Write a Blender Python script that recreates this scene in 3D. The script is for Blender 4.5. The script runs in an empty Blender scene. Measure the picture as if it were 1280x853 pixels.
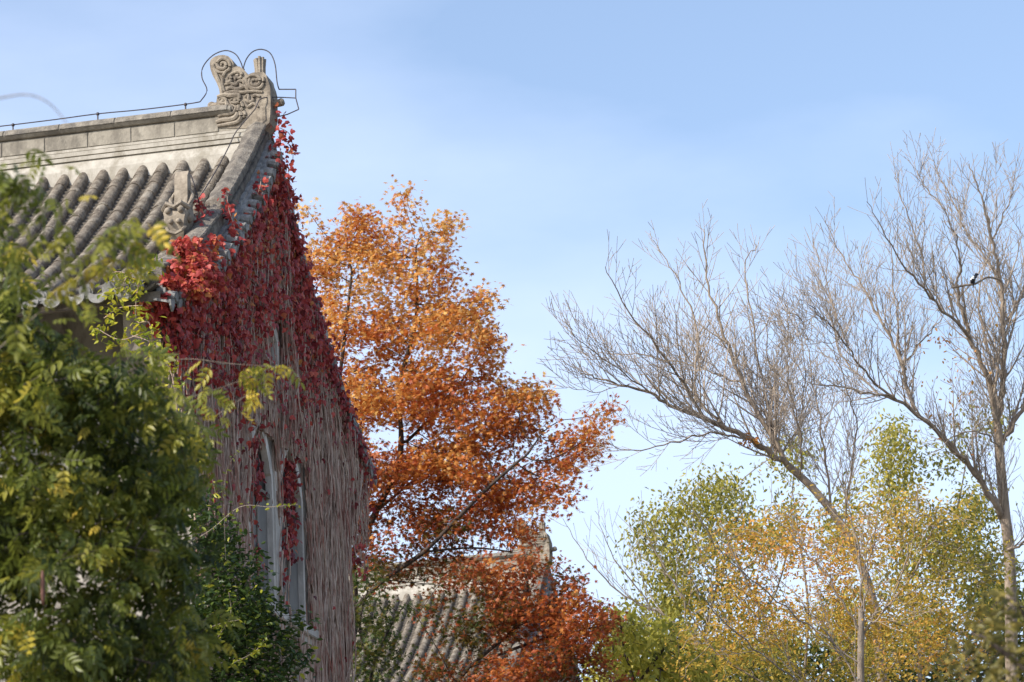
import bpy, bmesh, math, random
import numpy as np
from mathutils import Vector, Matrix, noise as mnoise

random.seed(7)
rng = np.random.default_rng(11)
sc = bpy.context.scene
C = sc.collection
PI = math.pi

# ------------------------------------------------------------------ camera
F, PITCH, ROLL = 3718.5, math.radians(15.653), math.radians(-2.717)
EYE = np.array([0, 0, 1.6])
fw = np.array([0, math.cos(PITCH), math.sin(PITCH)])
_r = np.array([1.0, 0, 0]); _u = np.cross(_r, fw)
RT = math.cos(ROLL) * _r + math.sin(ROLL) * _u
UP = -math.sin(ROLL) * _r + math.cos(ROLL) * _u
cam_d = bpy.data.cameras.new('camera'); cam = bpy.data.objects.new('camera', cam_d); C.objects.link(cam)
cam_d.sensor_width = 36; cam_d.lens = 36 * F / 1280
cam_d.clip_start = .3; cam_d.clip_end = 6000
cam.matrix_world = Matrix(((RT[0], UP[0], -fw[0], 0), (RT[1], UP[1], -fw[1], 0), (RT[2], UP[2], -fw[2], 1.6), (0, 0, 0, 1)))
cam_d.dof.use_dof = True; cam_d.dof.focus_distance = 39.5; cam_d.dof.aperture_fstop = 5.6
sc.camera = cam

# ------------------------------------------------------------------ light
SUN_EL, SUN_DIR = math.radians(36), np.array([-.80, -.60])      # towards the sun (behind the viewer, to the left)
sd = np.array([SUN_DIR[0] * math.cos(SUN_EL), SUN_DIR[1] * math.cos(SUN_EL), math.sin(SUN_EL)])
w = bpy.data.worlds.new('World'); sc.world = w; w.use_nodes = True
nt = w.node_tree; nt.nodes.clear()
N = nt.nodes.new; L = nt.links.new
out = N('ShaderNodeOutputWorld'); bg = N('ShaderNodeBackground'); sky = N('ShaderNodeTexSky')
sky.sky_type = 'NISHITA'; sky.sun_disc = False; sky.sun_elevation = SUN_EL
sky.sun_rotation = math.atan2(SUN_DIR[0], SUN_DIR[1]); sky.dust_density = 1.6; sky.air_density = 1.0; sky.ozone_density = 1.6
bg.inputs[1].default_value = .15
tc = N('ShaderNodeTexCoord'); mp = N('ShaderNodeMapping'); mp.inputs['Scale'].default_value = (1.6, 1.2, 4); mp.inputs['Rotation'].default_value = (0, .12, 0)
L(tc.outputs['Generated'], mp.inputs[0])
no = N('ShaderNodeTexNoise'); no.inputs['Scale'].default_value = 2.6; no.inputs['Detail'].default_value = 7; no.inputs['Roughness'].default_value = .5
L(mp.outputs[0], no.inputs['Vector'])
rp = N('ShaderNodeValToRGB'); rp.color_ramp.elements[0].position = .36; rp.color_ramp.elements[0].color = (.08, .08, .08, 1)
rp.color_ramp.elements[1].position = .72; rp.color_ramp.elements[1].color = (.43, .43, .43, 1)
sx = N('ShaderNodeSeparateXYZ'); L(tc.outputs['Generated'], sx.inputs[0])
m1 = N('ShaderNodeMath'); m1.operation = 'MULTIPLY_ADD'; m1.inputs[1].default_value = -1.5; L(sx.outputs[0], m1.inputs[0])
m0 = N('ShaderNodeMath'); m0.operation = 'MULTIPLY'; m0.inputs[1].default_value = .95; L(no.outputs['Fac'], m0.inputs[0]); L(m0.outputs[0], m1.inputs[2])
m2 = N('ShaderNodeMath'); m2.operation = 'MULTIPLY_ADD'; m2.inputs[1].default_value = -4.2; L(sx.outputs[2], m2.inputs[0]); L(m1.outputs[0], m2.inputs[2])
m3 = N('ShaderNodeMath'); m3.operation = 'ADD'; m3.inputs[1].default_value = 1.42; L(m2.outputs[0], m3.inputs[0])
L(m3.outputs[0], rp.inputs[0])
mx = N('ShaderNodeMixRGB'); mx.inputs[2].default_value = (5.0, 5.5, 6.9, 1)       # thin high cloud veil, sunlit
L(rp.outputs[0], mx.inputs[0]); L(sky.outputs[0], mx.inputs[1]); L(mx.outputs[0], bg.inputs[0]); L(bg.outputs[0], out.inputs[0])
sl = bpy.data.lights.new('sun', 'SUN'); sl.energy = 3.8; sl.angle = math.radians(.5); sl.color = (1, .93, .82)
so = bpy.data.objects.new('sun', sl); C.objects.link(so)
so.rotation_euler = Vector(sd).to_track_quat('Z', 'Y').to_euler(); so.location = (0, 0, 60)
sc.view_settings.view_transform = 'Standard'; sc.view_settings.look = 'None'
sc.view_settings.exposure = .65; sc.view_settings.gamma = 1
sc.render.engine = 'CYCLES'; sc.cycles.max_bounces = 6; sc.cycles.transparent_max_bounces = 4

# ------------------------------------------------------------------ frames
def ray(x, y): return RT * (x - 640) / F + UP * (426.5 - y) / F + fw
def W(x, y, d): return EYE + ray(x, y) * d                # point seen at pixel x, y, d metres ahead
YAW, AZ, DIST = math.radians(11.4052), math.radians(-4.7612), 38.0
O1 = np.array([DIST * math.sin(AZ), DIST * math.cos(AZ), 0])
E1 = np.array([math.cos(YAW), -math.sin(YAW), 0]); E2 = np.array([math.sin(YAW), math.cos(YAW), 0]); EZ = np.array([0, 0, 1.0])
def onb(x, y, b):
    d = ray(x, y); t = ((O1 + b * E2 - EYE) @ E2) / (d @ E2); Q = EYE + t * d - O1; return float(Q @ E1), float(Q[2])
def ona(x, y, a):
    d = ray(x, y); t = ((O1 + a * E1 - EYE) @ E1) / (d @ E1); Q = EYE + t * d - O1; return float(Q @ E2), float(Q[2])

# ------------------------------------------------------------------ helpers
def tag(o, label=None, cat=None, group=None, kind=None):
    if label: o['label'] = label
    if cat: o['category'] = cat
    if group: o['group'] = group
    if kind: o['kind'] = kind
    return o
def empty(name, loc, label, cat, group=None, rz=0):
    o = bpy.data.objects.new(name, None); C.objects.link(o); o.location = loc; o.rotation_euler = (0, 0, rz)
    o.empty_display_size = .3
    return tag(o, label, cat, group)
def link(name, me, mat, parent=None):
    o = bpy.data.objects.new(name, me); C.objects.link(o)
    if mat is not None:
        for m in (mat if isinstance(mat, (list, tuple)) else [mat]): me.materials.append(m)
    if parent is not None: o.parent = parent
    return o
def fast_mesh(name, V, faces_flat, sizes, tint=None, smooth=False, mi=None):
    me = bpy.data.meshes.new(name)
    V = np.asarray(V, dtype=np.float32); faces_flat = np.asarray(faces_flat, dtype=np.int32); sizes = np.asarray(sizes, dtype=np.int32)
    me.vertices.add(len(V)); me.vertices.foreach_set('co', V.ravel())
    me.loops.add(len(faces_flat)); me.loops.foreach_set('vertex_index', faces_flat)
    me.polygons.add(len(sizes)); st = np.concatenate([[0], np.cumsum(sizes)[:-1]]).astype(np.int32)
    me.polygons.foreach_set('loop_start', st); me.polygons.foreach_set('loop_total', sizes)
    me.polygons.foreach_set('use_smooth', np.full(len(sizes), smooth, dtype=bool))
    if mi is not None: me.polygons.foreach_set('material_index', np.asarray(mi, dtype=np.int32))
    if tint is not None:
        at = me.attributes.new('tint', 'FLOAT', 'POINT'); at.data.foreach_set('value', np.asarray(tint, dtype=np.float32))
    me.update(calc_edges=True); me.validate()
    return me

class MB:                                      # collects solid pieces in local coordinates
    def __init__(s): s.V = []; s.Fc = []
    def add(s, V, Fs):
        k = len(s.V); s.V += [tuple(map(float, v)) for v in V]; s.Fc += [tuple(i + k for i in f) for f in Fs]
    def box(s, x0, x1, y0, y1, z0, z1):
        V = [(x, y, z) for x in (x0, x1) for y in (y0, y1) for z in (z0, z1)]
        s.add(V, [(0, 1, 3, 2), (4, 6, 7, 5), (0, 4, 5, 1), (2, 3, 7, 6), (0, 2, 6, 4), (1, 5, 7, 3)])
    def sweep(s, path, prof, closed_prof=True, cap=True, side=None, scales=None):
        # prof: list of (u, v); side vector u fixed, v = side x tangent
        path = [np.array(p, float) for p in path]; n = len(path); m = len(prof); V = []
        for i, p in enumerate(path):
            t = path[min(i + 1, n - 1)] - path[max(i - 1, 0)]; t = t / np.linalg.norm(t)
            sdv = np.array(side, float) if side is not None else np.array([0, 0, 1.0])
            if abs(t @ sdv) > .97 and side is None: sdv = np.array([1.0, 0, 0])
            sdv = sdv - (sdv @ t) * t; sdv /= np.linalg.norm(sdv)
            v = np.cross(sdv, t); k = 1 if scales is None else scales[i]
            for a, b in prof: V.append(p + sdv * a * k + v * b * k)
        Fs = []
        mm = m if closed_prof else m - 1
        for i in range(n - 1):
            for j in range(mm):
                j2 = (j + 1) % m; Fs.append((i * m + j, i * m + j2, (i + 1) * m + j2, (i + 1) * m + j))
        if cap and closed_prof: Fs.append(tuple(range(m - 1, -1, -1))); Fs.append(tuple((n - 1) * m + j for j in range(m)))
        s.add(V, Fs)
    def tube(s, path, r, n=6, scales=None):
        s.sweep(path, [(r * math.cos(2 * PI * j / n), r * math.sin(2 * PI * j / n)) for j in range(n)], scales=scales)
    def ball(s, c, r, sx=1, sy=1, sz=1, nu=10, nv=6):
        V = []; Fs = []
        for i in range(nv + 1):
            th = PI * i / nv
            for j in range(nu):
                ph = 2 * PI * j / nu; V.append((c[0] + r * sx * math.sin(th) * math.cos(ph), c[1] + r * sy * math.sin(th) * math.sin(ph), c[2] + r * sz * math.cos(th)))
        for i in range(nv):
            for j in range(nu): Fs.append((i * nu + j, (i + 1) * nu + j, (i + 1) * nu + (j + 1) % nu, i * nu + (j + 1) % nu))
        s.add(V, Fs)
    def prism(s, poly, y0, y1, axes=(0, 2, 1)):   # poly (u,w) extruded along third axis
        n = len(poly); V = []
        for y in (y0, y1):
            for u, v in poly:
                p = [0, 0, 0]; p[axes[0]] = u; p[axes[1]] = v; p[axes[2]] = y; V.append(tuple(p))
        Fs = [tuple(range(n - 1, -1, -1)), tuple(range(n, 2 * n))] + [(i, (i + 1) % n, (i + 1) % n + n, i + n) for i in range(n)]
        s.add(V, Fs)
    def build(s, name, mat, parent=None, smooth=False, bevel=0, clean=True, auto=False):
        me = bpy.data.meshes.new(name); me.from_pydata(s.V, [], s.Fc)
        bm = bmesh.new(); bm.from_mesh(me)
        if clean: bmesh.ops.remove_doubles(bm, verts=bm.verts, dist=1e-5)
        bmesh.ops.recalc_face_normals(bm, faces=bm.faces)
        if bevel: bmesh.ops.bevel(bm, geom=[e for e in bm.edges if e.calc_face_angle(0) > .6], offset=bevel, segments=2, affect='EDGES', clamp_overlap=True)
        bm.to_mesh(me); bm.free()
        for p in me.polygons: p.use_smooth = smooth
        if auto: me.set_sharp_from_angle(angle=math.radians(40))
        return link(name, me, mat, parent)

# ------------------------------------------------------------------ materials
def mat(name, c1, c2, scale=4, rough=.85, bump=.3, c3=None, bscale=None, stretch=(1, 1, 1), detail=8, thr=(.35, .68), metal=0):
    m = bpy.data.materials.new(name); m.use_nodes = True; t = m.node_tree; b = t.nodes['Principled BSDF']
    b.inputs['Roughness'].default_value = rough; b.inputs['Metallic'].default_value = metal
    b.inputs['Specular IOR Level'].default_value = .25
    tc = t.nodes.new('ShaderNodeTexCoord'); mp = t.nodes.new('ShaderNodeMapping'); mp.inputs['Scale'].default_value = stretch
    t.links.new(tc.outputs['Object'], mp.inputs[0])
    n1 = t.nodes.new('ShaderNodeTexNoise'); n1.inputs['Scale'].default_value = scale; n1.inputs['Detail'].default_value = detail; n1.inputs['Roughness'].default_value = .65
    t.links.new(mp.outputs[0], n1.inputs['Vector'])
    r = t.nodes.new('ShaderNodeValToRGB'); r.color_ramp.elements[0].position = thr[0]; r.color_ramp.elements[1].position = thr[1]
    r.color_ramp.elements[0].color = (*c1, 1); r.color_ramp.elements[1].color = (*c2, 1)
    t.links.new(n1.outputs['Fac'], r.inputs[0]); col = r.outputs[0]
    if c3:
        n2 = t.nodes.new('ShaderNodeTexNoise'); n2.inputs['Scale'].default_value = scale * .35 + 1; n2.inputs['Detail'].default_value = 10; n2.inputs['Roughness'].default_value = .75
        t.links.new(mp.outputs[0], n2.inputs['Vector'])
        r2 = t.nodes.new('ShaderNodeValToRGB'); r2.color_ramp.elements[0].position = .49; r2.color_ramp.elements[1].position = .62
        t.links.new(n2.outputs['Fac'], r2.inputs[0]); mx = t.nodes.new('ShaderNodeMixRGB'); mx.inputs[2].default_value = (*c3, 1)
        t.links.new(r2.outputs[0], mx.inputs[0]); t.links.new(col, mx.inputs[1]); col = mx.outputs[0]
    t.links.new(col, b.inputs['Base Color'])
    if bump:
        n3 = t.nodes.new('ShaderNodeTexNoise'); n3.inputs['Scale'].default_value = bscale or scale * 5; n3.inputs['Detail'].default_value = 6
        t.links.new(mp.outputs[0], n3.inputs['Vector'])
        bp = t.nodes.new('ShaderNodeBump'); bp.inputs['Strength'].default_value = bump; bp.inputs['Distance'].default_value = .02
        t.links.new(n3.outputs['Fac'], bp.inputs['Height']); t.links.new(bp.outputs[0], b.inputs['Normal'])
    return m
def leafmat(name, cols, trans=.4, rough=.5):
    m = bpy.data.materials.new(name); m.use_nodes = True; t = m.node_tree; b = t.nodes['Principled BSDF']
    b.inputs['Roughness'].default_value = rough; b.inputs['Specular IOR Level'].default_value = .35
    a = t.nodes.new('ShaderNodeAttribute'); a.attribute_name = 'tint'
    r = t.nodes.new('ShaderNodeValToRGB'); e = r.color_ramp.elements
    while len(e) < len(cols): e.new(.5)
    for i, c in enumerate(cols): e[i].position = i / (len(cols) - 1); e[i].color = (*c, 1)
    t.links.new(a.outputs['Fac'], r.inputs[0]); t.links.new(r.outputs[0], b.inputs['Base Color'])
    tr = t.nodes.new('ShaderNodeBsdfTranslucent'); t.links.new(r.outputs[0], tr.inputs[0])
    ms = t.nodes.new('ShaderNodeMixShader'); ms.inputs[0].default_value = trans
    o = t.nodes['Material Output']; t.links.new(b.outputs[0], ms.inputs[1]); t.links.new(tr.outputs[0], ms.inputs[2]); t.links.new(ms.outputs[0], o.inputs[0])
    return m

M_tile = mat('weathered_tile', (.085, .07, .055), (.23, .195, .155), 11, .92, .9, c3=(.28, .25, .205), bscale=45)
M_pan = mat('pan_tile', (.07, .06, .05), (.15, .132, .11), 8, .9, .4)
M_edge = mat('grey_edge_tile', (.14, .14, .14), (.28, .275, .265), 9, .9, .4, c3=(.36, .35, .33))
M_stone = mat('ridge_stone', (.20, .18, .15), (.36, .33, .275), 5, .9, .45, c3=(.17, .155, .13), stretch=(1, 1, .7))
M_cap = mat('ridge_cap', (.15, .135, .115), (.32, .29, .245), 9, .9, .6, c3=(.13, .12, .11))
M_plaster = mat('pale_plaster', (.33, .305, .26), (.48, .45, .395), 6, .9, .2, c3=(.27, .245, .20), stretch=(1, 1, .5))
M_orn = mat('carved_brick', (.19, .16, .125), (.37, .32, .255), 8, .92, .35, c3=(.13, .11, .09))
M_wall = mat('grey_wall', (.26, .235, .205), (.46, .425, .375), 3, .95, .4, c3=(.15, .13, .115), stretch=(1, 1, .35))
M_side = mat('verge_brick', (.115, .10, .085), (.26, .235, .20), 9, .95, .9, c3=(.10, .09, .08))
M_white = mat('white_stone_trim', (.36, .335, .305), (.58, .55, .51), 5, .85, .3, c3=(.33, .31, .29), stretch=(1, 1, .4))
M_pane = mat('dusty_window_board', (.11, .105, .10), (.22, .212, .20), 2, .7, .1, stretch=(1, 1, .4))
M_glass = mat('dark_glass', (.02, .018, .018), (.05, .04, .04), 3, .55, 0)
M_dark = mat('old_timber', (.035, .03, .026), (.09, .075, .06), 5, .9, .4)
M_soffit = mat('soffit_board', (.10, .085, .07), (.20, .17, .14), 6, .9, .4)
M_metal = mat('dark_wire', (.05, .045, .05), (.11, .10, .11), 20, .6, 0, metal=.4)
M_bark_grey = mat('grey_bark', (.17, .14, .115), (.36, .30, .245), 9, .95, .8, stretch=(1, 1, .3))
M_bark_pale = mat('pale_bark', (.17, .135, .105), (.38, .305, .235), 9, .95, .8, stretch=(1, 1, .3))  # one even pale bark for the two large bare trees
M_twig = mat('pale_twig', (.24, .195, .155), (.50, .415, .335), 6, .95, 0)
M_bark_dark = mat('dark_bark', (.035, .028, .025), (.10, .078, .066), 9, .95, .8, stretch=(1, 1, .3))
M_vinewood = mat('vine_wood', (.24, .16, .125), (.60, .48, .40), 9, .95, .3, c3=(.27, .11, .085), stretch=(1, 1, .3))

# ------------------------------------------------------------------ tubes for wood, leaves
class Wood:
    def __init__(s): s.ch = []
    def add(s, pts, radii): s.ch.append((np.asarray(pts, float), np.asarray(radii, float)))
    def build(s, name, m, parent=None, n=5, origin=None):
        org = np.zeros(3) if origin is None else np.asarray(origin)
        Vs = []; Fs = []; base = 0; big = 0
        for P, R in s.ch:
            k = len(P)
            if k < 2: continue
            nn = n if R.max() > .02 else (4 if R.max() > .012 else 3)
            if R.max() > .08: nn = 9
            T = np.empty_like(P); T[1:-1] = P[2:] - P[:-2]; T[0] = P[1] - P[0]; T[-1] = P[-1] - P[-2]
            T /= np.linalg.norm(T, axis=1)[:, None] + 1e-9
            mean = np.abs(P[-1] - P[0]); ref = np.eye(3)[int(np.argmin(mean))]
            U = ref - (T @ ref)[:, None] * T; U /= np.linalg.norm(U, axis=1)[:, None] + 1e-9; Vv = np.cross(T, U)
            an = np.arange(nn) * 2 * PI / nn
            ring = P[:, None] + R[:, None, None] * (np.cos(an)[None, :, None] * U[:, None] + np.sin(an)[None, :, None] * Vv[:, None])
            Vs.append(ring.reshape(-1, 3))
            i = np.arange(k - 1)[:, None] * nn; j = np.arange(nn)[None]; j2 = (j + 1) % nn
            q = np.stack([i + j, i + j2, i + nn + j2, i + nn + j], -1).reshape(-1, 4) + base
            Fs.append(q); base += k * nn
        V = np.concatenate(Vs) - org; Q = np.concatenate(Fs)
        return link(name, fast_mesh(name, V, Q.ravel(), np.full(len(Q), 4), smooth=True), m, parent)

def leafshape(kind):
    if kind == 'maple':
        P = []
        for ang, r in ((-90, .18), (-62, .50), (-35, .26), (0, .62), (25, .27), (52, .85), (72, .33), (90, 1.0), (108, .33), (128, .85), (155, .27), (180, .62), (215, .26), (242, .50)):
            a = math.radians(ang); P.append((r * math.cos(a) * .62, .35 + r * math.sin(a) * .62, 0.10 * abs(math.cos(a)) * r - .12 * r))
        return np.array([(0, .3, 0)] + P), [(0, i, i % len(P) + 1) for i in range(1, len(P) + 1)]
    if kind == 'ivy':
        P = [(0, 0, 0), (.34, .08, -.05), (.48, .40, -.06), (.26, .52, 0), (.22, .78, -.04), (0, 1, -.1), (-.22, .78, -.04), (-.26, .52, 0), (-.48, .40, -.06), (-.34, .08, -.05)]
        return np.array([(0, .45, .05)] + P), [(0, i, i % len(P) + 1) for i in range(1, len(P) + 1)]
    if kind == 'oval':
        P = [(0, 0, 0), (.22, .3, .04), (.2, .65, .02), (0, 1, -.08), (-.2, .65, .02), (-.22, .3, .04)]
        return np.array([(0, .5, -.03)] + P), [(0, i, i % len(P) + 1) for i in range(1, len(P) + 1)]
    if kind == 'long':
        return np.array([(0, 0, 0), (.15, .45, .03), (0, 1, -.1), (-.15, .45, .03)]), [(0, 1, 2), (0, 2, 3)]
    if kind == 'pinnate':
        V = []; Fs = []
        def leaflet(p, d, s):
            d = np.array(d, float); d /= np.linalg.norm(d); sd_ = np.cross((0, 0, 1), d); k = len(V)
            for a, b, z in ((0, 0, 0), (.23, .3, .02), (.20, .62, 0), (0, 1, -.12), (-.20, .62, 0), (-.23, .3, .02)): V.append(np.array(p) + s * (d * b + sd_ * a + np.array((0, 0, z))))
            Fs.extend([(k, k + 1, k + 2), (k, k + 2, k + 3), (k, k + 3, k + 4), (k, k + 4, k + 5)])
        for i in range(3):
            y = .22 + i * .25; z = -.22 * y * y
            for sg in (-1, 1): leaflet((sg * .01, y, z), (sg * (.85 - .06 * i), .6, -.40 - .1 * i), .43)
        leaflet((0, .93, -.2), (0, 1, -.55), .44)
        k = len(V)
        for y in (0, .5, .97):
            for sg in (-1, 1): V.append(np.array((sg * .008, y, -.22 * y * y)))
        Fs.extend([(k, k + 1, k + 3), (k, k + 3, k + 2), (k + 2, k + 3, k + 5), (k + 2, k + 5, k + 4)])
        return np.array(V), Fs
SHAPES = {k: leafshape(k) for k in ('maple', 'ivy', 'oval', 'long', 'pinnate')}

def norm(a): return a / (np.linalg.norm(a, axis=-1, keepdims=True) + 1e-9)
def leaves(name, P, dirs, nrm, size, tint, m, parent=None, kind='oval', sub=None):
    T, Fs = SHAPES[kind]; P = np.asarray(P, float); n = len(P)
    Y = norm(dirs); Z = nrm - (nrm * Y).sum(1)[:, None] * Y; Z = norm(Z); X = np.cross(Y, Z)
    S = np.asarray(size)[:, None, None]
    V = P[:, None] + S * (T[None, :, 0:1] * X[:, None] + T[None, :, 1:2] * Y[:, None] + T[None, :, 2:3] * Z[:, None])
    Fa = np.array(Fs); q = (Fa[None] + (np.arange(n) * len(T))[:, None, None]).reshape(-1)
    return link(name, fast_mesh(name, V.reshape(-1, 3), q, np.full(n * len(Fa), 3), tint=np.repeat(tint, len(T))), m, parent)
def rand_dirs(n, droop=.4, up=1.0, spread=.7):
    d = rng.normal(size=(n, 3)); d[:, 2] = d[:, 2] * .4 - droop
    nn = rng.normal(size=(n, 3)) * spread; nn[:, 2] += up
    return norm(d), norm(nn)

def colonize(A, nodes, parents, step, infl, kill, trop=(0, 0, 0), iters=160, wob=.15, local=None):
    """grow a branching skeleton from nodes towards the points A"""
    lr = local or rng
    pts = [np.array(p, float) for p in nodes]; par = list(parents); A = np.array(A, float)
    P0 = np.array(pts); D = np.linalg.norm(A[:, None] - P0[None], axis=2); ni = D.argmin(1); nd = D.min(1)
    alive = np.ones(len(A), bool); trop = np.array(trop, float)
    for it in range(iters):
        sel = alive & (nd < infl)
        if not sel.any():
            if alive.any() and it < 30: infl *= 1.4; continue
            break
        idx = ni[sel]; allp = np.array(pts); v = norm(A[sel] - allp[idx])
        acc = {}
        order = np.argsort(idx); si = idx[order]; sv = v[order]; u, st = np.unique(si, return_index=True)
        sums = np.add.reduceat(sv, st, axis=0)
        nd_ = norm(sums + trop * np.linalg.norm(sums, axis=1)[:, None] + lr.normal(size=sums.shape) * wob)
        new = allp[u] + nd_ * step
        # refuse near duplicates
        k0 = len(pts); keep = []
        for q, (uu, pnt) in enumerate(zip(u, new)):
            keep.append(pnt); pts.append(pnt); par.append(int(uu))
        NK = np.array(keep); D = np.linalg.norm(A[:, None] - NK[None], axis=2); mi = D.argmin(1); md = D[np.arange(len(A)), mi]
        better = md < nd - 1e-6
        stuck = sel & ~better
        nd = np.where(better, md, nd); ni = np.where(better, mi + k0, ni)
        alive &= nd > kill
        alive &= ~(stuck & (lr.random(len(A)) < .5))
        if len(pts) > 14000: break
    return np.array(pts), np.array(par)

def skeleton_wood(pts, par, rtip, rmax, wood, expn=2.4, keep_r=None):
    n = len(pts); w_ = np.zeros(n); ch = [[] for _ in range(n)]
    for i in range(n):
        if par[i] >= 0: ch[par[i]].append(i)
    R = np.zeros(n)
    for i in range(n - 1, -1, -1):
        R[i] = rtip if not ch[i] else (sum(R[c] ** expn for c in ch[i])) ** (1 / expn)
    # parents always come before children, except in seeds, which are ordered too
    tip = np.array([len(c) == 0 for c in ch])
    k = rmax / max(R.max(), 1e-6)
    R2 = np.where(R > rtip * 1.01, rtip + (R - rtip) * (rmax - rtip) / max(R.max() - rtip, 1e-6), rtip)
    roots = [i for i in range(n) if par[i] < 0]; stack = [(r, None) for r in roots]
    while stack:
        s, p = stack.pop(); chain = [s] if p is None else [p, s]; cur = s
        while ch[cur]:
            c = sorted(ch[cur], key=lambda q: -R[q]); 
            for o in c[1:]: stack.append((o, cur))
            cur = c[0]; chain.append(cur)
        rr = R2[chain].copy()
        if p is not None: rr[0] = rr[1]
        wood.add(pts[chain], rr)
    return R2, tip

def ell_points(blobs, n):
    """blobs: (px, py, rx, ry, depth, rdepth[m], weight) -> n points inside, in metres"""
    B = np.array(blobs, float); wgt = B[:, 2] * B[:, 3] * B[:, 6]; wgt /= wgt.sum()
    which = rng.choice(len(B), n, p=wgt); out_ = []
    v = norm(rng.normal(size=(n, 3))) * (rng.random(n) ** (1 / 2.6))[:, None]
    for i in range(n):
        b = B[which[i]]; d = b[4] + v[i, 1] * b[5]
        out_.append(W(b[0] + v[i, 0] * b[2], b[1] + v[i, 2] * b[3], d))
    return np.array(out_), which
def smooth_path(pts, sub=6):
    pts = [np.array(p, float) for p in pts]; o = []
    for i in range(len(pts) - 1):
        p0 = pts[max(i - 1, 0)]; p1 = pts[i]; p2 = pts[i + 1]; p3 = pts[min(i + 2, len(pts) - 1)]
        for k in range(sub):
            t = k / sub; o.append(.5 * ((2 * p1) + (-p0 + p2) * t + (2 * p0 - 5 * p1 + 4 * p2 - p3) * t * t + (-p0 + 3 * p1 - 3 * p2 + p3) * t ** 3))
    o.append(pts[-1]); return np.array(o)
def down_to_ground(p, spread=.3, n=5):
    p = np.array(p); g = np.array([p[0] + spread, p[1], 0.0]); return [g + (p - g) * t for t in np.linspace(0, 1, n)]

# ================================================================== GROUND
bm = bmesh.new(); bmesh.ops.create_grid(bm, x_segments=8, y_segments=8, size=2500)
me = bpy.data.meshes.new('ground'); bm.to_mesh(me); bm.free()
M_ground = mat('warm_bounce_paving', (.15, .13, .10), (.27, .235, .18), .6, .95, .3, c3=(.12, .12, .06))  # unseen courtyard paving, colour raised to bounce warm fill onto the walls
tag(link('ground', me, M_ground), kind='structure')

# ================================================================== HALL
HE, HR0, WB = 11.60, 15.12, 4.92
LEN = 12.0                                     # length of roof built along the ridge
def prof(b):
    t = min(abs(b) / WB, 1.06); return HE + (HR0 - HE) * (.60 * (1 - t) + .40 * (1 - t) * abs(1 - t)) + .10 * max(0, (t - .86) / .14) ** 2
def kick(a):                                   # slight upturn of the eave near the gable corner
    return 0.0
A_W = -.06                                     # gable wall plane
V_IN, V_OUT = -.235, .005                       # verge ridge from/to
T_END = .21
hall = empty('tiled_hall', tuple(O1), 'old grey hall with curved tile roof, its gable smothered in red ivy', 'building', rz=-YAW)
# local axes: x = along ridge (E1), y = E2, z up
def bs(n, b0, b1): return np.linspace(b0, b1, n)
# --- walls with lancet openings
def arch_loop(y0, y1, z0, zs, zt, n=7):
    """pointed arch: springing zs, apex zt"""
    c = (y0 + y1) / 2; P = [(y0, z0)]; hw = c - y0; S6 = math.sin(PI / 3)
    for i in range(n): t = i / n * PI / 3; P.append((c - hw * (2 * math.cos(t) - 1), zs + (zt - zs) * math.sin(t) / S6))
    P.append((c, zt))
    for i in range(n - 1, -1, -1): t = i / n * PI / 3; P.append((c + hw * (2 * math.cos(t) - 1), zs + (zt - zs) * math.sin(t) / S6))
    P.append((y1, z0)); return P
WL = arch_loop(-1.24, -.10, 8.78, 10.32, 11.22); WR = arch_loop(.14, 1.30, 8.74, 10.32, 11.22); WN = arch_loop(-.36, .32, 12.08, 12.42, 12.72)
outer = [(-3.45, 0), (-3.45, 10.05), (-3.75, 10.35), (-4.05, 10.75), (-4.5, 11.1), (-4.55, prof(4.6) - .2)]
outer += [(-b, prof(b) - .16) for b in (4, 3, 2, 1)] + [(0, prof(0) - .12)] + [(b, prof(b) - .16) for b in (1, 2, 3, 4)]
outer += [(4.55, prof(4.6) - .2), (4.5, 11.1), (4.05, 10.75), (3.75, 10.35), (3.45, 10.05), (3.45, 0)]
bm = bmesh.new()
def loop(P, x):
    vs = [bm.verts.new((x, y, z)) for y, z in P]; return vs, [bm.edges.new((vs[i], vs[(i + 1) % len(vs)])) for i in range(len(vs))]
ed = []; hv = []
for P in (outer, WL, WR, WN):
    vs, e = loop(P, A_W); ed += e; hv.append(vs)
bmesh.ops.triangle_fill(bm, use_beauty=True, use_dissolve=False, edges=ed)
for vs in hv[1:]:                               # reveals
    b2 = [bm.verts.new((A_W - .10, v.co.y, v.co.z)) for v in vs]
    for i in range(len(vs)):
        j = (i + 1) % len(vs); bm.faces.new((vs[i], vs[j], b2[j], b2[i]))
    bm.faces.new(b2[::-1]) if False else None
b2 = [bm.verts.new((A_W - .45, v.co.y, v.co.z)) for v in hv[0]]    # thickness of the gable
for i in range(len(b2)):
    j = (i + 1) % len(b2); bm.faces.new((hv[0][j], hv[0][i], b2[i], b2[j]))
for y in (-3.4, 3.4):                           # long walls
    r = bmesh.ops.create_cube(bm, size=1); 
    for v in r['verts']: v.co = Vector((A_W - .45 - LEN / 2 + v.co.x * LEN, y - .2 * np.sign(y) + v.co.y * .4, 6.12 + v.co.z * 12.24))
r = bmesh.ops.create_cube(bm, size=1)
for v in r['verts']: v.co = Vector((-LEN + v.co.x * .4, v.co.y * 6.4, 5.9 + v.co.z * 11.8))
bmesh.ops.recalc_face_normals(bm, faces=bm.faces)
me = bpy.data.meshes.new('wall'); bm.to_mesh(me); bm.free(); link('wall', me, M_wall, hall)
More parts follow.
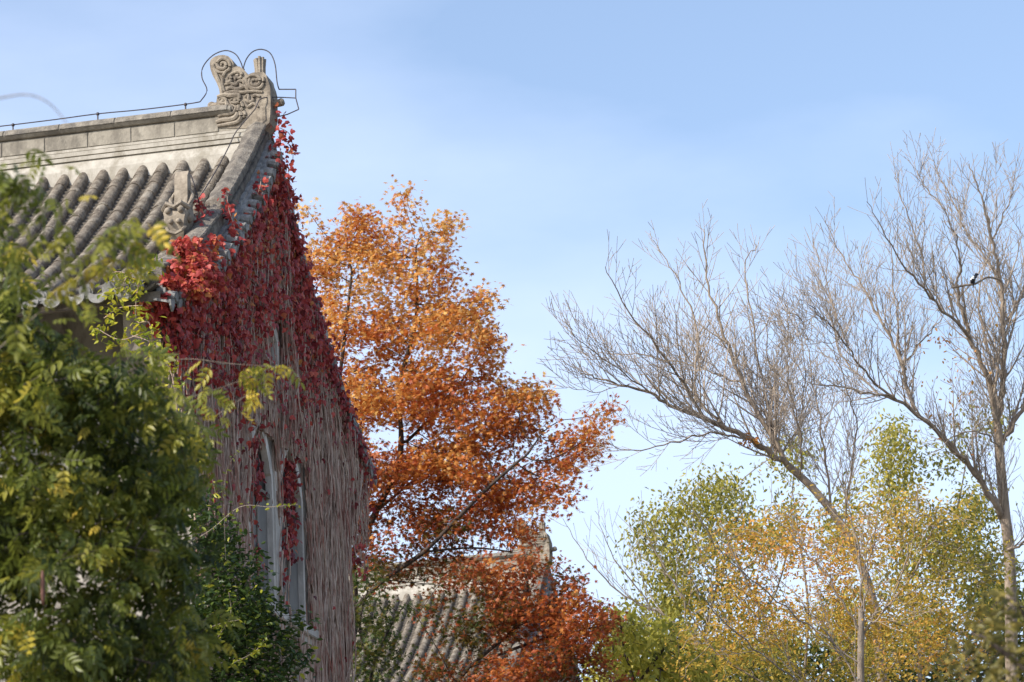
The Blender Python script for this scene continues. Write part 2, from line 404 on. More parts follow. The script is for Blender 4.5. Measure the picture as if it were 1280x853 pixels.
# --- windows
def window(P, lab=None, split=None, glass_from=None):
    g = MB(); n = len(P); c = np.mean(P, axis=0)
    X0, X1 = A_W - .045, A_W + .04; tw = .075
    inn = []
    for i, (y, z) in enumerate(P):
        k = 1.0; yy = y + np.sign(c[0] - y) * tw * (abs(y - c[0]) > .02); zz = z - tw * 1.4 if z > c[1] else z + .02; inn.append((yy, zz))
    V = [(X1, y, z) for y, z in P] + [(X1, y, z) for y, z in inn] + [(X0, y, z) for y, z in inn] + [(X1 - .03, y - .02 * np.sign(c[0] - y), z + .015) for y, z in P]
    Fs = []
    for i in range(n):
        j = (i + 1) % n; Fs += [(i, j, j + n, i + n), (i + n, j + n, j + 2 * n, i + 2 * n), (i + 3 * n, j + 3 * n, j, i)]
    g.add(V, Fs)
    f = g.build('window', M_white, hall)
    pn = MB(); z_up = 10.22
    z0 = inn[0][1]; lowp = [(X0 + .01, inn[0][0], z0), (X0 + .01, inn[-1][0], z0), (X0 + .01, inn[-1][0], z_up), (X0 + .01, inn[0][0], z_up)]
    if split:
        m_ = MB(); m_.add(lowp, [(0, 1, 2, 3)]); m_.build('pane', M_pane, f)
        up_ = [p for p in inn if p[1] > z_up]; m_ = MB(); pl = [(X0 - .02, inn[0][0], z_up)] + [(X0 - .02, y, z) for y, z in up_] + [(X0 - .02, inn[-1][0], z_up)]
        m_.add(pl, [tuple(range(len(pl)))]); m_.build('arched_light', M_glass, f)
        m_ = MB(); m_.box(X0, X0 + .06, inn[0][0], inn[-1][0], z_up - .03, z_up + .03); m_.box(X0 + .012, X0 + .03, c[0] - .012, c[0] + .012, z0, z_up - .03); m_.build('glazing_bar', M_side, f)
    else:
        m_ = MB(); m_.add([(X0 + .005, y, z) for y, z in inn], [tuple(range(n))]); m_.build('pane', M_pane, f)
    return f
window(WL, split=True); window(WR, split=True); window(WN)
g = MB(); g.box(A_W - .1, A_W + .16, -1.45, 1.5, 8.60, 8.72); g.box(A_W - .1, A_W + .10, -1.38, 1.43, 8.50, 8.597)
g.build('window_sill', M_white, hall, bevel=.01)
g = MB(); g.box(A_W, A_W + .05, -.085, .125, 8.74, 10.6); g.build('mullion_pier', M_white, hall, bevel=.01)
# --- cornice bands under the eaves
g = MB()
for sg in (-1, 1):
    for i, (o_, z) in enumerate(((.06, 10.2), (.16, 10.5), (.30, 10.8), (.48, 11.0))):
        y0, y1 = sorted((sg * 3.4, sg * (3.42 + o_))); g.box(-LEN, A_W - .46, y0, y1, z, z + .13)
g.build('cornice', M_white, hall, bevel=.012)
# --- roof deck with soffit
g = MB(); nb = 25; B_ = np.linspace(-WB + .05, WB - .05, nb)
g.V = []; 
top = [(b, prof(b) - .03) for b in B_]; bot = [(b, prof(b) - .15) for b in B_]
ring = top + bot[::-1]
g.prism([(u, v) for u, v in ring], -LEN, .06, axes=(1, 2, 0))
g.Fc = g.Fc[2:]
n_ = nb
for x_i in (0, 1):
    k = x_i * 2 * n_
    for i in range(n_ - 1): g.Fc.append((k + i, k + i + 1, k + 2 * n_ - 2 - i, k + 2 * n_ - 1 - i))
roof = g.build('roof', M_soffit, hall)
# --- barrel tile rows
SP = .282; g = MB()
def slope_pts(sg, b0, b1, ds, lift=0):
    L_ = []; b = b0
    while b < b1:
        sl_ = (prof(b + .01) - prof(b)) / .01; L_.append((sg * b, prof(b) + lift)); b += ds / math.sqrt(1 + sl_ * sl_)
    L_.append((sg * b1, prof(b1) + lift)); return L_
nrow = int((LEN - .6) / SP); x_first = -.52
V = []; Q = []
for sg in (-1, 1):
    for r_ in range(nrow):
        x = x_first - r_ * SP + random.uniform(-.008, .008)
        S = slope_pts(sg, .30, WB + .02, .30)
        rad = .086 + random.uniform(-.003, .003); k = 9; jit = [random.uniform(-.008, .008) for _ in S]
        for i in range(len(S) - 1):
            (b0, z0), (b1, z1) = S[i], S[i + 1]; ext = .02
            d = np.array([0, b1 - b0, z1 - z0]); Ln = np.linalg.norm(d); d /= Ln; nrm_ = np.array([0, -d[2] * sg, d[1] * sg])
            dx = jit[i] * .8
            sj = random.uniform(-.004, .005)
            for (t, rr) in ((0, (rad + sj) * .955), (Ln + ext, (rad + sj) * random.uniform(1.01, 1.06))):
                c = np.array([x + dx, b0, z0 + .035]) + d * t
                for j in range(k):
                    an = PI * (-.06 + 1.12 * j / (k - 1)); V.append(c + rr * (np.cos(an) * np.array([1, 0, 0]) + np.sin(an) * nrm_))
            base = len(V) - 2 * k
            for j in range(k - 1): Q.append((base + j, base + j + 1, base + k + j + 1, base + k + j))
            Q.append(tuple(base + k + j for j in range(k)))
            if i == 0: Q.append(tuple(base + j for j in range(k)))
g.V = [tuple(v) for v in V]; g.Fc = Q
g.build('tile_rows', M_tile, roof, smooth=True, clean=False, auto=True)
# --- pan tiles between, overlapping plates
g = MB(); V = []; Q = []
for sg in (-1, 1):
    for r_ in range(-2, nrow):
        xc = x_first - r_ * SP - SP / 2
        S = slope_pts(sg, .30, WB + .04, .105)
        for i in range(len(S) - 1):
            (b0, z0), (b1, z1) = S[i], S[i + 1]
            lo = .030 + random.uniform(-.005, .005); base = len(V); tx = random.uniform(-.006, .006)
            for (b, z) in ((b0, z0 + .004), (b1, z1 + lo)):
                for u, dz in ((-.115, .055), (-.06, .016), (0, 0), (.06, .016), (.115, .055)): V.append((xc + u + tx, b, z + dz - .02))
            for u, dz in ((-.115, .055), (-.06, .016), (0, 0), (.06, .016), (.115, .055)): V.append((xc + u + tx, b1, z1 + dz - .03))
            for j in range(4): Q.append((base + j, base + j + 1, base + 6 + j, base + 5 + j)); Q.append((base + 5 + j, base + 6 + j, base + 11 + j, base + 10 + j))
g.V = V; g.Fc = Q; g.build('pan_tiles', M_pan, roof, clean=False)
# --- eave tile ends: round discs with rim and curved drips
for sg in (-1, 1):
    g = MB(); ye = sg * (WB + .06); ze = prof(WB) + .03
    for r_ in range(-1, nrow):
        x = x_first - r_ * SP if r_ >= 0 else -.20
        g.sweep([(x, ye - sg * .05, ze + .02), (x, ye, ze), (x, ye + sg * .018, ze - .005)], [(.088 * math.cos(2 * PI * j / 14), .088 * math.sin(2 * PI * j / 14)) for j in range(14)], side=(0, 0, 1))
        g.sweep([(x, ye + sg * .016, ze), (x, ye + sg * .03, ze - .005)], [(.06 * math.cos(2 * PI * j / 12), .06 * math.sin(2 * PI * j / 12)) for j in range(12)], side=(0, 0, 1))
        xc = x - SP / 2; poly = []
        for j in range(9): u = -.12 + .03 * j; poly.append((u + xc, ze - .01 - .045 * (1 - (u / .12) ** 2)))
        for j in range(8, -1, -1): u = -.12 + .03 * j; poly.append((u + xc, ze - .045 - .115 * math.sqrt(max(0, 1 - (u / .125) ** 2))))
        g.prism(poly, ye - sg * .01, ye + sg * .02)
    g.build('eave_tiles', M_edge, hall)
# --- ridge: cap, panel, mouldings, flashing
g = MB()
XR = -.45
def ridge_box(hw, z0, z1, x1=XR, seg=None):
    g.box(-LEN, x1, -hw, hw, z0, z1)
g = MB(); g.sweep([(-LEN, 0, 0), (XR, 0, 0)], [(15.555, -.19), (15.555, .19), (15.60, .235), (15.655, .225), (15.69, .16), (15.70, .0), (15.69, -.16), (15.655, -.225), (15.60, -.235)], side=(0, 0, 1))
capo = MB()
g.box(-LEN, V_IN + .02, -.16, .16, 15.30, 15.553)
for i in range(18):                              # panel joints
    x = -.95 - i * .62 + random.uniform(-.05, .05) * 0; g.box(x - .305, x + .305, -.172, .172, 15.325, 15.535)
ridge = g.build('ridge', M_stone, hall, bevel=.008)
g = MB(); g.box(-LEN, V_IN + .01, -.225, .225, 15.262, 15.298); g.box(-LEN, V_IN + .012, -.20, .20, 15.244, 15.260); g.box(-LEN, V_IN + .014, -.26, .26, 15.185, 15.242)
g.box(-LEN, V_IN + .016, -.235, .235, 15.154, 15.183); g.box(-LEN, V_IN + .018, -.30, .30, 15.10, 15.152)
g.sweep([(-LEN, 0, 0), (V_IN, 0, 0)], [(14.70, -.40), (14.70, .40), (14.93, .37), (15.098, .27), (15.098, -.27), (14.93, -.37)], side=(0, 0, 1))
g.build('ridge_moulding', M_plaster, ridge)
for sg in (1,):
    g = MB()
    for i in range(14):
        x0 = -.5 - i * .8; g.sweep([(x0 - .79, 0, 0), (x0, 0, 0)], [(15.60, -.245), (15.60, .245), (15.665, .235), (15.705, .17), (15.718, .0), (15.705, -.17), (15.665, -.235)], side=(0, 0, 1))
    g.build('ridge_cap', M_cap, ridge, bevel=.006)
# --- verge ridges (down both slopes), mouldings
def verge_path(sg, b0, b1, n=18, lift=0): return [(0, sg * b, prof(b) + lift) for b in np.linspace(b0, b1, n)]
for sg in (-1, 1):
    g = MB()
    def strip(x0, x1, z0, z1, b0, b1, g=g, sg=sg, crown=0):
        n = 70; V = []; Fs = []; w1 = w2 = w3 = 0
        for b in np.linspace(b0, b1, n):
            w1 = w1 * .7 + random.gauss(0, .0045); w2 = w2 * .7 + random.gauss(0, .0045); z = prof(b) + (w1 if crown else 0); x0_, x1_ = (x0 + w2, x1 + w1) if crown else (x0, x1); V += [(x0_, sg * b, z + z0), (x1_, sg * b, z + z0), (x1_, sg * b, z + z1), ((x0 + x1) / 2, sg * b, z + z1 + crown), (x0_, sg * b, z + z1)]
        for i in range(n - 1):
            for j in range(5): Fs.append((i * 5 + j, i * 5 + (j + 1) % 5, (i + 1) * 5 + (j + 1) % 5, (i + 1) * 5 + j))
        Fs += [(0, 1, 2, 3, 4), tuple((n - 1) * 5 + j for j in (4, 3, 2, 1, 0))]
        g.add(V, Fs)
    strip(V_IN, V_OUT, -.14, .20, .0, 2.15, crown=.01); strip(V_IN + .015, V_OUT - .03, .20, .34, .0, 2.14, crown=.01); strip(V_IN - .015, V_OUT + .012, .34, .40, .0, 2.12, crown=.06)
    strip(V_IN + .02, V_OUT - .003, -.14, .26, 2.153, 4.62, crown=.05); strip(V_IN, V_OUT + .015, .27, .32, 2.156, 4.60, crown=.04)
    vr = g.build('verge_ridge', M_side, hall, bevel=.008)
    g = MB(); strip(V_OUT - .02, V_OUT + .045, .02, .075, .02, 4.75, g=g); strip(V_OUT - .02, V_OUT + .09, -.05, .017, .02, 4.78, g=g); strip(V_OUT - .1, V_OUT + .06, -.16, -.053, .02, 4.6, g=g)
    g.build('verge_moulding', M_edge, vr)
    # round tile end of the lower verge ridge
    g = MB(); ze = prof(4.62) + .16; g.sweep([(-.2, sg * 4.60, ze + .03), (-.2, sg * 4.80, ze), (-.2, sg * 4.83, ze)], [(.10 * math.cos(2 * PI * j / 14), .10 * math.sin(2 * PI * j / 14)) for j in range(14)], side=(0, 0, 1))
    g.sweep([(-.2, sg * 4.828, ze), (-.2, sg * 4.85, ze)], [(.065 * math.cos(2 * PI * j / 12), .065 * math.sin(2 * PI * j / 12)) for j in range(12)], side=(0, 0, 1))
    g.build('ridge_end_tile', M_edge, vr)
    # verge tiles: barrels pointing out from the slope, drips between
    g = MB(); b = .12
    while b < 4.75:
        z = prof(b) - .10; sl_ = math.atan((prof(b + .01) - prof(b)) / .01)
        x0, x1 = V_OUT - .02, (T_END if sg < 0 else .12) + random.uniform(-.015, .015)
        y = sg * b; pr = [(.072 * math.cos(2 * PI * j / 10), .072 * math.sin(2 * PI * j / 10)) for j in range(10)]
        g.sweep([(x0, y, z + .05), (x1 - .02, y, z - .01), (x1, y, z - .015)], pr, side=(0, 0, 1))
        g.sweep([(x1 - .001, y, z - .015), (x1 + .014, y, z - .016)], [(a_ * .72, b_ * .72) for a_, b_ in pr], side=(0, 0, 1))
        yb = sg * (b + .108); zb = prof(b + .108) - .15                        # drip plate between
        wv = sg * math.cos(sl_) * .085; wz = math.sin(sl_) * .085
        V = [(x0, yb - wv, zb + .05 - wz), (x0, yb + wv, zb + .05 + wz), (x1 - .03, yb + wv, zb + wz), (x1 - .03, yb - wv, zb - wz)]
        V += [(x, y_, z_ - .03) for x, y_, z_ in V]
        g.add(V, [(0, 1, 2, 3), (7, 6, 5, 4), (0, 3, 7, 4), (1, 5, 6, 2), (3, 2, 6, 7), (0, 4, 5, 1)])
        g.prism([(yb - wv, zb - wz + .01), (yb + wv, zb + wz + .01), (yb + wv * .8, zb - .07 + wz * .6), (yb, zb - .14), (yb - wv * .8, zb - .07 - wz * .6)], x1 - .028, x1 - .004, axes=(1, 2, 0))
        b += .215 * math.cos(sl_) / .83
    g.build('verge_tiles', M_edge, vr)
    # beast ornament at the step
    g = MB(); yb = sg * 2.72; zb = prof(2.72) + .10; xb = V_IN - .12
    f = sg                                        # faces down the slope
    def B(x, u, v): return (xb + x, yb + f * u, zb + v)
    back = [(-.16, -.15), (-.20, .30), (-.17, .62), (-.10, .92), (-.04, .98), (.02, .90), (.03, .62), (.08, .40), (.10, .10), (.06, -.15)]
    g.prism([(yb + f * u, zb + v) for u, v in back], xb - .085, xb + .085, axes=(1, 2, 0))
    # head: a wedge, broad at the brow and narrowing to the chin
    V = []
    for (v, hw, u0, u1) in ((-.12, .06, .0, .10), (.05, .09, .0, .20), (.22, .13, .0, .30), (.34, .16, .0, .30), (.42, .15, .0, .24), (.47, .11, .0, .16)):
        V += [B(-hw, u0, v), B(hw, u0, v), B(hw * .92, u1, v), B(-hw * .92, u1, v)]
    Fs = [(3, 2, 1, 0), (20, 21, 22, 23)] + [(4 * q + a, 4 * q + (a + 1) % 4, 4 * q + 4 + (a + 1) % 4, 4 * q + 4 + a) for q in range(5) for a in range(4)]
    g.add(V, Fs)
    g.tube([B(-.17, .22, .40), B(-.09, .32, .45), B(0, .31, .40), B(.09, .32, .45), B(.17, .22, .40)], .032, 7)
    for sx in (-1, 1):
        g.ball(B(sx * .085, .31, .36), .042); g.ball(B(sx * .05, .30, .22), .034); g.ball(B(sx * .15, .14, .30), .06, .6, 1, 1.2)
        g.tube([B(sx * .12, .24, .16), B(sx * .09, .28, .10), B(0, .26, .07)], .022, 6)
        g.tube(smooth_path([B(sx * .10, .06, .46), B(sx * .14, .02, .58), B(sx * .12, -.05, .68), B(sx * .07, -.02, .74)], 3), .03, 6, scales=[1.2 - .09 * q for q in range(10)])
        for q in range(3): g.tube(smooth_path([B(sx * .10, .02, .05 + .13 * q), B(sx * .14, -.08, .09 + .13 * q), B(sx * .11, -.17, .17 + .13 * q)], 3), .03, 6, scales=[1.1 - .11 * w_ for w_ in range(7)])
    g.build('beast_ornament', M_orn, vr, smooth=True, auto=True)
# --- great ridge ornament, outline measured on the ridge plane
def Z2(x, y, b=0): return onb(220 + x / 4.739, 40 + y / 4.739, b)
outl = [(262, 592), (252, 540), (262, 470), (262, 430), (268, 405), (282, 396), (278, 365), (262, 325), (240, 285), (226, 245), (222, 212), (228, 190), (246, 174), (275, 164), (305, 162), (332, 170), (352, 188), (362, 212), (360, 236), (378, 230), (398, 230), (420, 246), (436, 262), (448, 280), (462, 272), (480, 266), (540, 264), (556, 280), (562, 305), (572, 330), (580, 362), (582, 470), (575, 560), (540, 596), (430, 596)]
PO = [Z2(*p) for p in outl]
g = MB(); g.prism(PO, -.17, .17)
def bumps(pts, r, bf, n=6, scales=None):
    for s_ in (-1, 1):
        path = smooth_path([(Z2(x, y)[0], s_ * bf, Z2(x, y)[1]) for x, y in pts], 4); k_ = len(path); g.tube(path, r * 1.12, 8, scales=[.45 + .65 * math.sin(PI * (.12 + .76 * i / (k_ - 1))) for i in range(k_)])
FB = .175
sp = [(300 + (6 + 50 * t) * math.cos(2.1 * 2 * PI * t + 2.6), 222 + (6 + 46 * t) * math.sin(2.1 * 2 * PI * t + 2.6)) for t in np.linspace(0, 1, 22)]
bumps(sp, .022, FB)
bumps([(346, 215), (340, 250), (318, 262), (300, 300), (300, 350), (312, 380)], .02, FB)
bumps([(248, 240), (270, 300), (292, 350), (296, 392)], .024, FB)
for c_ in ([(330, 300), (355, 275), (390, 262), (412, 275), (405, 300), (380, 298), (372, 312)], [(310, 340), (345, 330), (378, 340), (395, 320), (420, 318), (425, 340), (400, 352)],
           [(320, 375), (350, 358), (390, 366), (430, 350), (450, 372)], [(440, 300), (470, 285), (505, 290), (520, 315), (505, 342), (475, 340), (468, 318), (490, 312)],
           [(420, 300), (440, 320), (450, 345), (480, 362), (520, 358), (540, 330), (540, 295)], [(310, 388), (360, 380), (420, 385), (480, 378), (535, 382)],
           [(345, 290), (350, 310), (335, 325), (318, 318)], [(400, 330), (412, 345), (440, 335)], [(460, 300), (455, 330), (462, 350)]):
    bumps(c_, random.uniform(.017, .026), FB, scales=None)
# face: brow, eyes, nose, jaws, whisker curls
bumps([(268, 412), (310, 400), (350, 404), (392, 402), (402, 420)], .034, FB); bumps([(278, 428), (296, 418), (318, 426), (320, 444), (296, 450), (280, 444)], .02, FB)
bumps([(345, 432), (366, 418), (392, 424), (396, 440), (370, 446), (350, 442)], .02, FB); bumps([(322, 440), (330, 462), (350, 478), (345, 500), (318, 498)], .034, FB)
bumps([(268, 480), (290, 470), (318, 476), (330, 500)], .028, FB); bumps([(272, 525), (300, 515), (340, 512), (366, 500), (380, 470)], .024, FB)
bumps([(262, 560), (300, 548), (345, 545), (378, 528), (392, 495), (395, 460)], .034, FB); bumps([(270, 582), (330, 572), (385, 560), (410, 530), (404, 500), (420, 470), (410, 440)], .028, FB)
bumps([(405, 540), (430, 525), (428, 500), (412, 510)], .02, FB); bumps([(430, 415), (450, 400), (455, 440), (480, 430), (490, 400), (520, 410)], .022, FB); bumps([(430, 440), (450, 470), (480, 450), (510, 470)], .02, FB)
for s_ in (-1, 1):
    for (x, y, r) in ((298, 436, .028), (372, 432, .028), (300, 492, .022), (505, 312, .03), (385, 285, .026), (355, 345, .022)):
        a_, h_ = Z2(x, y); g.ball((a_, s_ * FB, h_), r, 1.2, .8, 1)
a_, h_ = Z2(238, 446); g.ball((a_, 0, h_), .085, 1.5, 1.1, .72); g.ball((Z2(212, 440)[0], 0, Z2(212, 440)[1]), .06, 1, 1.2, 1)   # snout horn
orn = g.build('ridge_ornament', M_orn, ridge, smooth=True, auto=True)
g = MB()                                         # fluted sword hilt
a0, h0 = Z2(500, 275); a1, h1 = Z2(497, 163)
for j in range(9):
    an = 2 * PI * j / 9; r0, r1 = .055, .068
    g.tube([(a0 + r0 * math.cos(an), r0 * math.sin(an), h0 - .05), (a0 + r0 * math.cos(an), r0 * math.sin(an), (h0 + h1) / 2), (a1 + r1 * math.cos(an), r1 * math.sin(an), h1 + random.uniform(-.01, .02))], .023, 6)
g.tube([(a0, 0, h0 - .05), (a1, 0, h1 - .015)], .055, 10); g.tube([(a0, 0, h0 + .0), (a0, 0, h0 + .03)], .09, 12)
g.build('sword_hilt', M_orn, ridge, smooth=True, auto=True); g = MB()
g.tube(smooth_path([(Z2(575, 425)[0], 0, Z2(575, 425)[1]), (Z2(600, 425)[0], .0, Z2(600, 425)[1]), (Z2(640, 412)[0], 0, Z2(640, 412)[1])], 3), .06, 8, scales=[1, 1, 1, .9, .95, 1.0, .6])
g.build('snout_stub', M_orn, ridge, smooth=True, auto=True)

# second hall: same build farther off, without the ivy
def copy_tree(o, parent=None):
    c = o.copy(); C.objects.link(c); c.parent = parent
    for ch in [q for q in bpy.data.objects if q.parent == o]: copy_tree(ch, c)
    return c
hall2 = copy_tree(hall)
q = W(683, 671, 1.0) - EYE; tt = (15.73 - 1.6) / q[2] * 1.02; Q2 = EYE + q * tt
hall2.location = (Q2[0], Q2[1], 0); hall2['label'] = 'farther tile-roofed hall half hidden behind the orange maple'; hall2.rotation_euler.z = -YAW - .03
hall['group'] = hall2['group'] = 'curved tile roof halls'

# ------------------------------------------------------------------ lightning conductor
def on_hall(a, b, h): return O1 + a * E1 + b * E2 + h * EZ
lc = empty('lightning_conductor', tuple(O1), 'thin dark wire running above the ridge and looping over its carved ornament', 'lightning wire', rz=-YAW)
def zw(x, y, b=0): a_, h_ = onb(x / 3.2, 40 + y / 3.2, b); return (a_, b, h_)
w1 = [(-400, 425), (0, 378), (50, 372), (220, 351), (390, 328), (560, 312), (740, 290), (800, 280), (828, 235), (808, 185), (812, 140), (850, 95), (900, 75), (940, 88), (962, 120), (972, 150), (985, 110), (1010, 80), (1045, 70), (1080, 85), (1100, 130), (1108, 200), (1116, 230), (1183, 230), (1183, 265), (1195, 310), (1150, 330), (1110, 340)]
g = MB()
def poly_smooth(L_, sub=4, corners=()):
    return smooth_path(L_, sub)
g.tube(smooth_path([zw(*p) for p in w1[:8]], 3), .0085, 5); g.tube(smooth_path([zw(*p) for p in w1[7:16]], 4), .0085, 5); g.tube(smooth_path([zw(*p) for p in w1[15:23]], 4), .0085, 5)
for i in range(22, 27): g.tube([zw(*w1[i]), zw(*w1[i + 1])], .0085, 5)
g.tube(smooth_path([zw(1183, 265), zw(1120, 262), zw(1060, 263, -.2), zw(1035, 275, -.25)], 3), .008, 5)
g.tube(smooth_path([zw(1035, 275, -.25), zw(1020, 310, -.3)], 3), .008, 5)
pv = [(-.36, b, prof(-b) + .42) for b in np.linspace(-.3, -2.1, 8)]; g.tube(smooth_path([zw(1020, 310, -.3)] + pv, 3), .008, 5)
g.build('wire', M_metal, lc)
for (x, y) in ((52, 374), (391, 330), (742, 292)):
    g = MB(); p = zw(x, y); g.tube([(p[0], 0, p[2] + .01), (p[0], 0, 15.70)], .011, 6); g.ball((p[0], 0, p[2] + .005), .025); g.build('wire_post', M_metal, lc)
g = MB(); p = zw(972, 152); g.ball(p, .025); g.tube([p, (p[0], 0, p[2] - .08)], .01, 5); g.build('wire_post', M_metal, lc)
lw = empty('beast_guard_wire', tuple(O1), 'rusty wire loops bent around the small beast ornament on the verge ridge', 'wire', rz=-YAW)
def z6(x, y, b): a_, h_ = onb(190 + x / 5.307, 180 + y / 5.307, b); return (a_, b, h_)
g = MB()
g.tube(smooth_path([z6(180, 640, -2.55), z6(178, 560, -2.6), z6(160, 460, -2.6), z6(190, 400, -2.6), z6(185, 350, -2.6), z6(160, 320, -2.6), z6(110, 320, -2.6)], 4), .008, 5)
g.tube(smooth_path([z6(245, 470, -2.45), z6(243, 400, -2.45), z6(240, 310, -2.45)], 4), .013, 6)
g.tube(smooth_path([z6(215, 350, -2.5), z6(222, 230, -2.5), z6(240, 205, -2.5), z6(262, 220, -2.5), z6(285, 290, -2.5), z6(320, 420, -2.4), z6(335, 480, -2.3)], 4), .009, 5)
g.build('wire', M_metal, lw)

# ================================================================== IVY
M_ivy = leafmat('ivy_leaf', [(.11, .025, .03), (.24, .035, .042), (.40, .058, .055), (.56, .10, .075), (.52, .22, .07)], .35)
ivy = empty('red_ivy', tuple(on_hall(.1, 0, 0)), 'crimson ivy with bare woody stems covering the gable of the near hall', 'climbing plant')
def gable_top(b): return prof(b) - .28
def in_win(b, h, m=.02):
    for (y0, y1, z0, z1) in ((-1.24, -.10, 8.74, 10.95), (.14, 1.30, 8.74, 10.95), (-.36, .32, 12.08, 12.66)):
        if y0 - m < b < y1 + m and z0 < h < z1: return True
    return False
wd = Wood()
for i in range(1500):
    b = random.uniform(-4.5, 4.5)
    if mnoise.noise(Vector((b * 1.3, 3.1, 0))) < random.uniform(-.5, .15): continue
    hi = gable_top(b) - random.random() ** 2 * 3.2
    if abs(b) > 3.5: hi = min(hi, gable_top(b)); lo_lim = 10.0 + (abs(b) - 3.45) * .9
    else: lo_lim = 5.0
    length = random.uniform(1.2, 6.0); lo = max(hi - length, lo_lim); off = random.uniform(.01, .10) + (.10 if random.random() < .2 else 0)
    P = []; h = hi; drift = random.gauss(0, .10); bb = b
    while h > lo:
        if in_win(bb, h) and random.random() < .93:
            if len(P) > 1: r0 = random.uniform(.004, .011); wd.add(P, [r0] * len(P))
            P = []
        else:
            P.append(on_hall(A_W + off + random.uniform(-.012, .012), bb, h))
        bb += drift * .25 + random.gauss(0, .026); off = max(.008, off + random.gauss(0, .008)); h -= .22
        if abs(bb) > 3.44 and h < 10.05: break
        if random.random() < .12: drift = random.gauss(0, .28)
    if len(P) > 1: r0 = random.uniform(.004, .012); wd.add(P, [r0] * len(P))
for i in range(60):                              # thick old stems
    b = random.uniform(-3.3, 3.3); P = []; h = 4.0; off = random.uniform(.03, .08); dr = random.gauss(0, .06)
    while h < min(gable_top(b) - .3, 13.8):
        if not in_win(b, h, .06): P.append(on_hall(A_W + off, b, h))
        elif len(P) > 1: wd.add(P, np.linspace(.03, .018, len(P))); P = []
        b += dr * .2 + random.gauss(0, .03); h += .25
    if len(P) > 1: wd.add(P, np.linspace(.028, .012, len(P)))
def fork(b, h, ang, r, depth):                   # forking old stems fanning up the wall
    P = []; n_ = random.randint(7, 16)
    for k in range(n_):
        if in_win(b, h, .04) or abs(b) > 3.4 or h > gable_top(b) - .1: break
        P.append(on_hall(A_W + .05 + r * 1.5, b, h)); ang = ang * .9 + random.gauss(0, .10); b += math.sin(ang) * .13; h += math.cos(ang) * .13
    if len(P) > 2:
        wd.add(P, np.linspace(r, r * .75, len(P)))
        if depth < 5:
            for sg_ in (-1, 1):
                if random.random() < .85: fork(b, h, ang + sg_ * random.uniform(.25, .75), r * .72, depth + 1)
for i in range(95): fork(random.uniform(-3.2, 3.2), random.uniform(6.5, 11), random.gauss(0, .2), random.uniform(.012, .03), 0)
for i in range(150):                             # stems hanging off the rear verge down to the rear corner
    b0 = random.uniform(1.2, 4.6); P0 = on_hall(random.uniform(.0, .10), b0, prof(b0) - .25)
    b1 = min(b0 + random.uniform(.2, 1.0), 4.2 + random.uniform(-.3, .3)); h1 = max(10.1, prof(b0) - random.uniform(.8, 2.2)); P1 = on_hall(random.uniform(.0, .10), b1, h1)
    wd.add([P0 + (P1 - P0) * t + np.array([0, 0, -.15 * math.sin(t * PI)]) + rng.normal(size=3) * .015 for t in np.linspace(0, 1, 8)], [random.uniform(.004, .009)] * 8)
wd.build('stems', M_vinewood, ivy, n=4, origin=on_hall(.1, 0, 0))
# leaves on the wall
def wall_leaf_field(n):
    P = []; T = []
    while len(P) < n:
        b = random.uniform(-4.7, 4.75); h = random.uniform(8.3, gable_top(b) + .12)
        if h > gable_top(b) + .12: continue
        if abs(b) > 3.45 and h < 10.05 + (abs(b) - 3.45) * .9: continue
        x = h - (11.92 + .2 * b); dens = 1 / (1 + math.exp(-x * 2.6)); dens = dens * .98 + .012
        if b > 2.2: dens *= .8 if h > prof(b) - .7 else .25
        cl = .5 + .5 * math.sin(b * 3.1 + math.sin(h * 1.7) * 2) * math.cos(h * 2.3 + b); ed_ = math.exp(-(gable_top(b) - h) / .9); dens *= min(1, .06 + .85 * cl ** 1.5 + .65 * ed_) * (.35 + 1.3 * max(0, .5 + mnoise.noise(Vector((b * 2.2, h * 1.6, 5)))))
        if random.random() > dens: continue
        if in_win(b, h, -.05) and random.random() < .94: continue
        off = random.uniform(.06, .22) if random.random() < .8 else random.uniform(.2, .34)
        P.append(on_hall(A_W + off, b, h)); T.append(min(1, max(0, random.gauss(.46, .2) + .07 * x)))
    return np.array(P), np.array(T)
P, T = wall_leaf_field(6600); n = len(P)
d = rng.normal(size=(n, 3)) * .45 + np.array([0, 0, -1.0]); nn = rng.normal(size=(n, 3)) * .55 + E1 * 1.0 + EZ * .45
og = on_hall(.1, 0, 0)
leaves('leaves', P - og, norm(d), norm(nn), rng.uniform(.05, .095, n), T, M_ivy, ivy, 'ivy')
# clumps and strands
def clump(name, c, rad, n, tint=.6, size=(.06, .11), m=M_ivy, parent=ivy, org=og, lab=None):
    v = norm(rng.normal(size=(n, 3))) * (rng.random(n) ** .5)[:, None] * np.array(rad); P = np.array(c) + v[:, 0:1] * E1 + v[:, 1:2] * E2 + v[:, 2:3] * EZ
    d, nn = rand_dirs(n, .7, .6, .8); nn = norm(nn + norm(v) * .7)
    o = leaves(name, P - org, d, nn, rng.uniform(size[0], size[1], n), np.clip(rng.normal(tint, .18, n), 0, 1), m, parent, 'ivy')
    if lab: o['label'] = lab
    return o
def merge_clumps(name, lst, tint=.62, size=(.055, .105)):
    Ps = []; ds = []; ns = []
    for c, rad, n in lst:
        v = norm(rng.normal(size=(n, 3))) * (rng.random(n) ** .5)[:, None] * np.array(rad); Ps.append(np.array(c) + v[:, 0:1] * E1 + v[:, 1:2] * E2 + v[:, 2:3] * EZ)
        d, nn = rand_dirs(n, .7, .6, .8); ds.append(d); ns.append(norm(nn + norm(v) * .7))
    P = np.concatenate(Ps); n = len(P)
    return leaves(name, P - og, np.concatenate(ds), np.concatenate(ns), rng.uniform(size[0], size[1], n), np.clip(rng.normal(tint, .18, n), 0, 1), M_ivy, ivy, 'ivy')
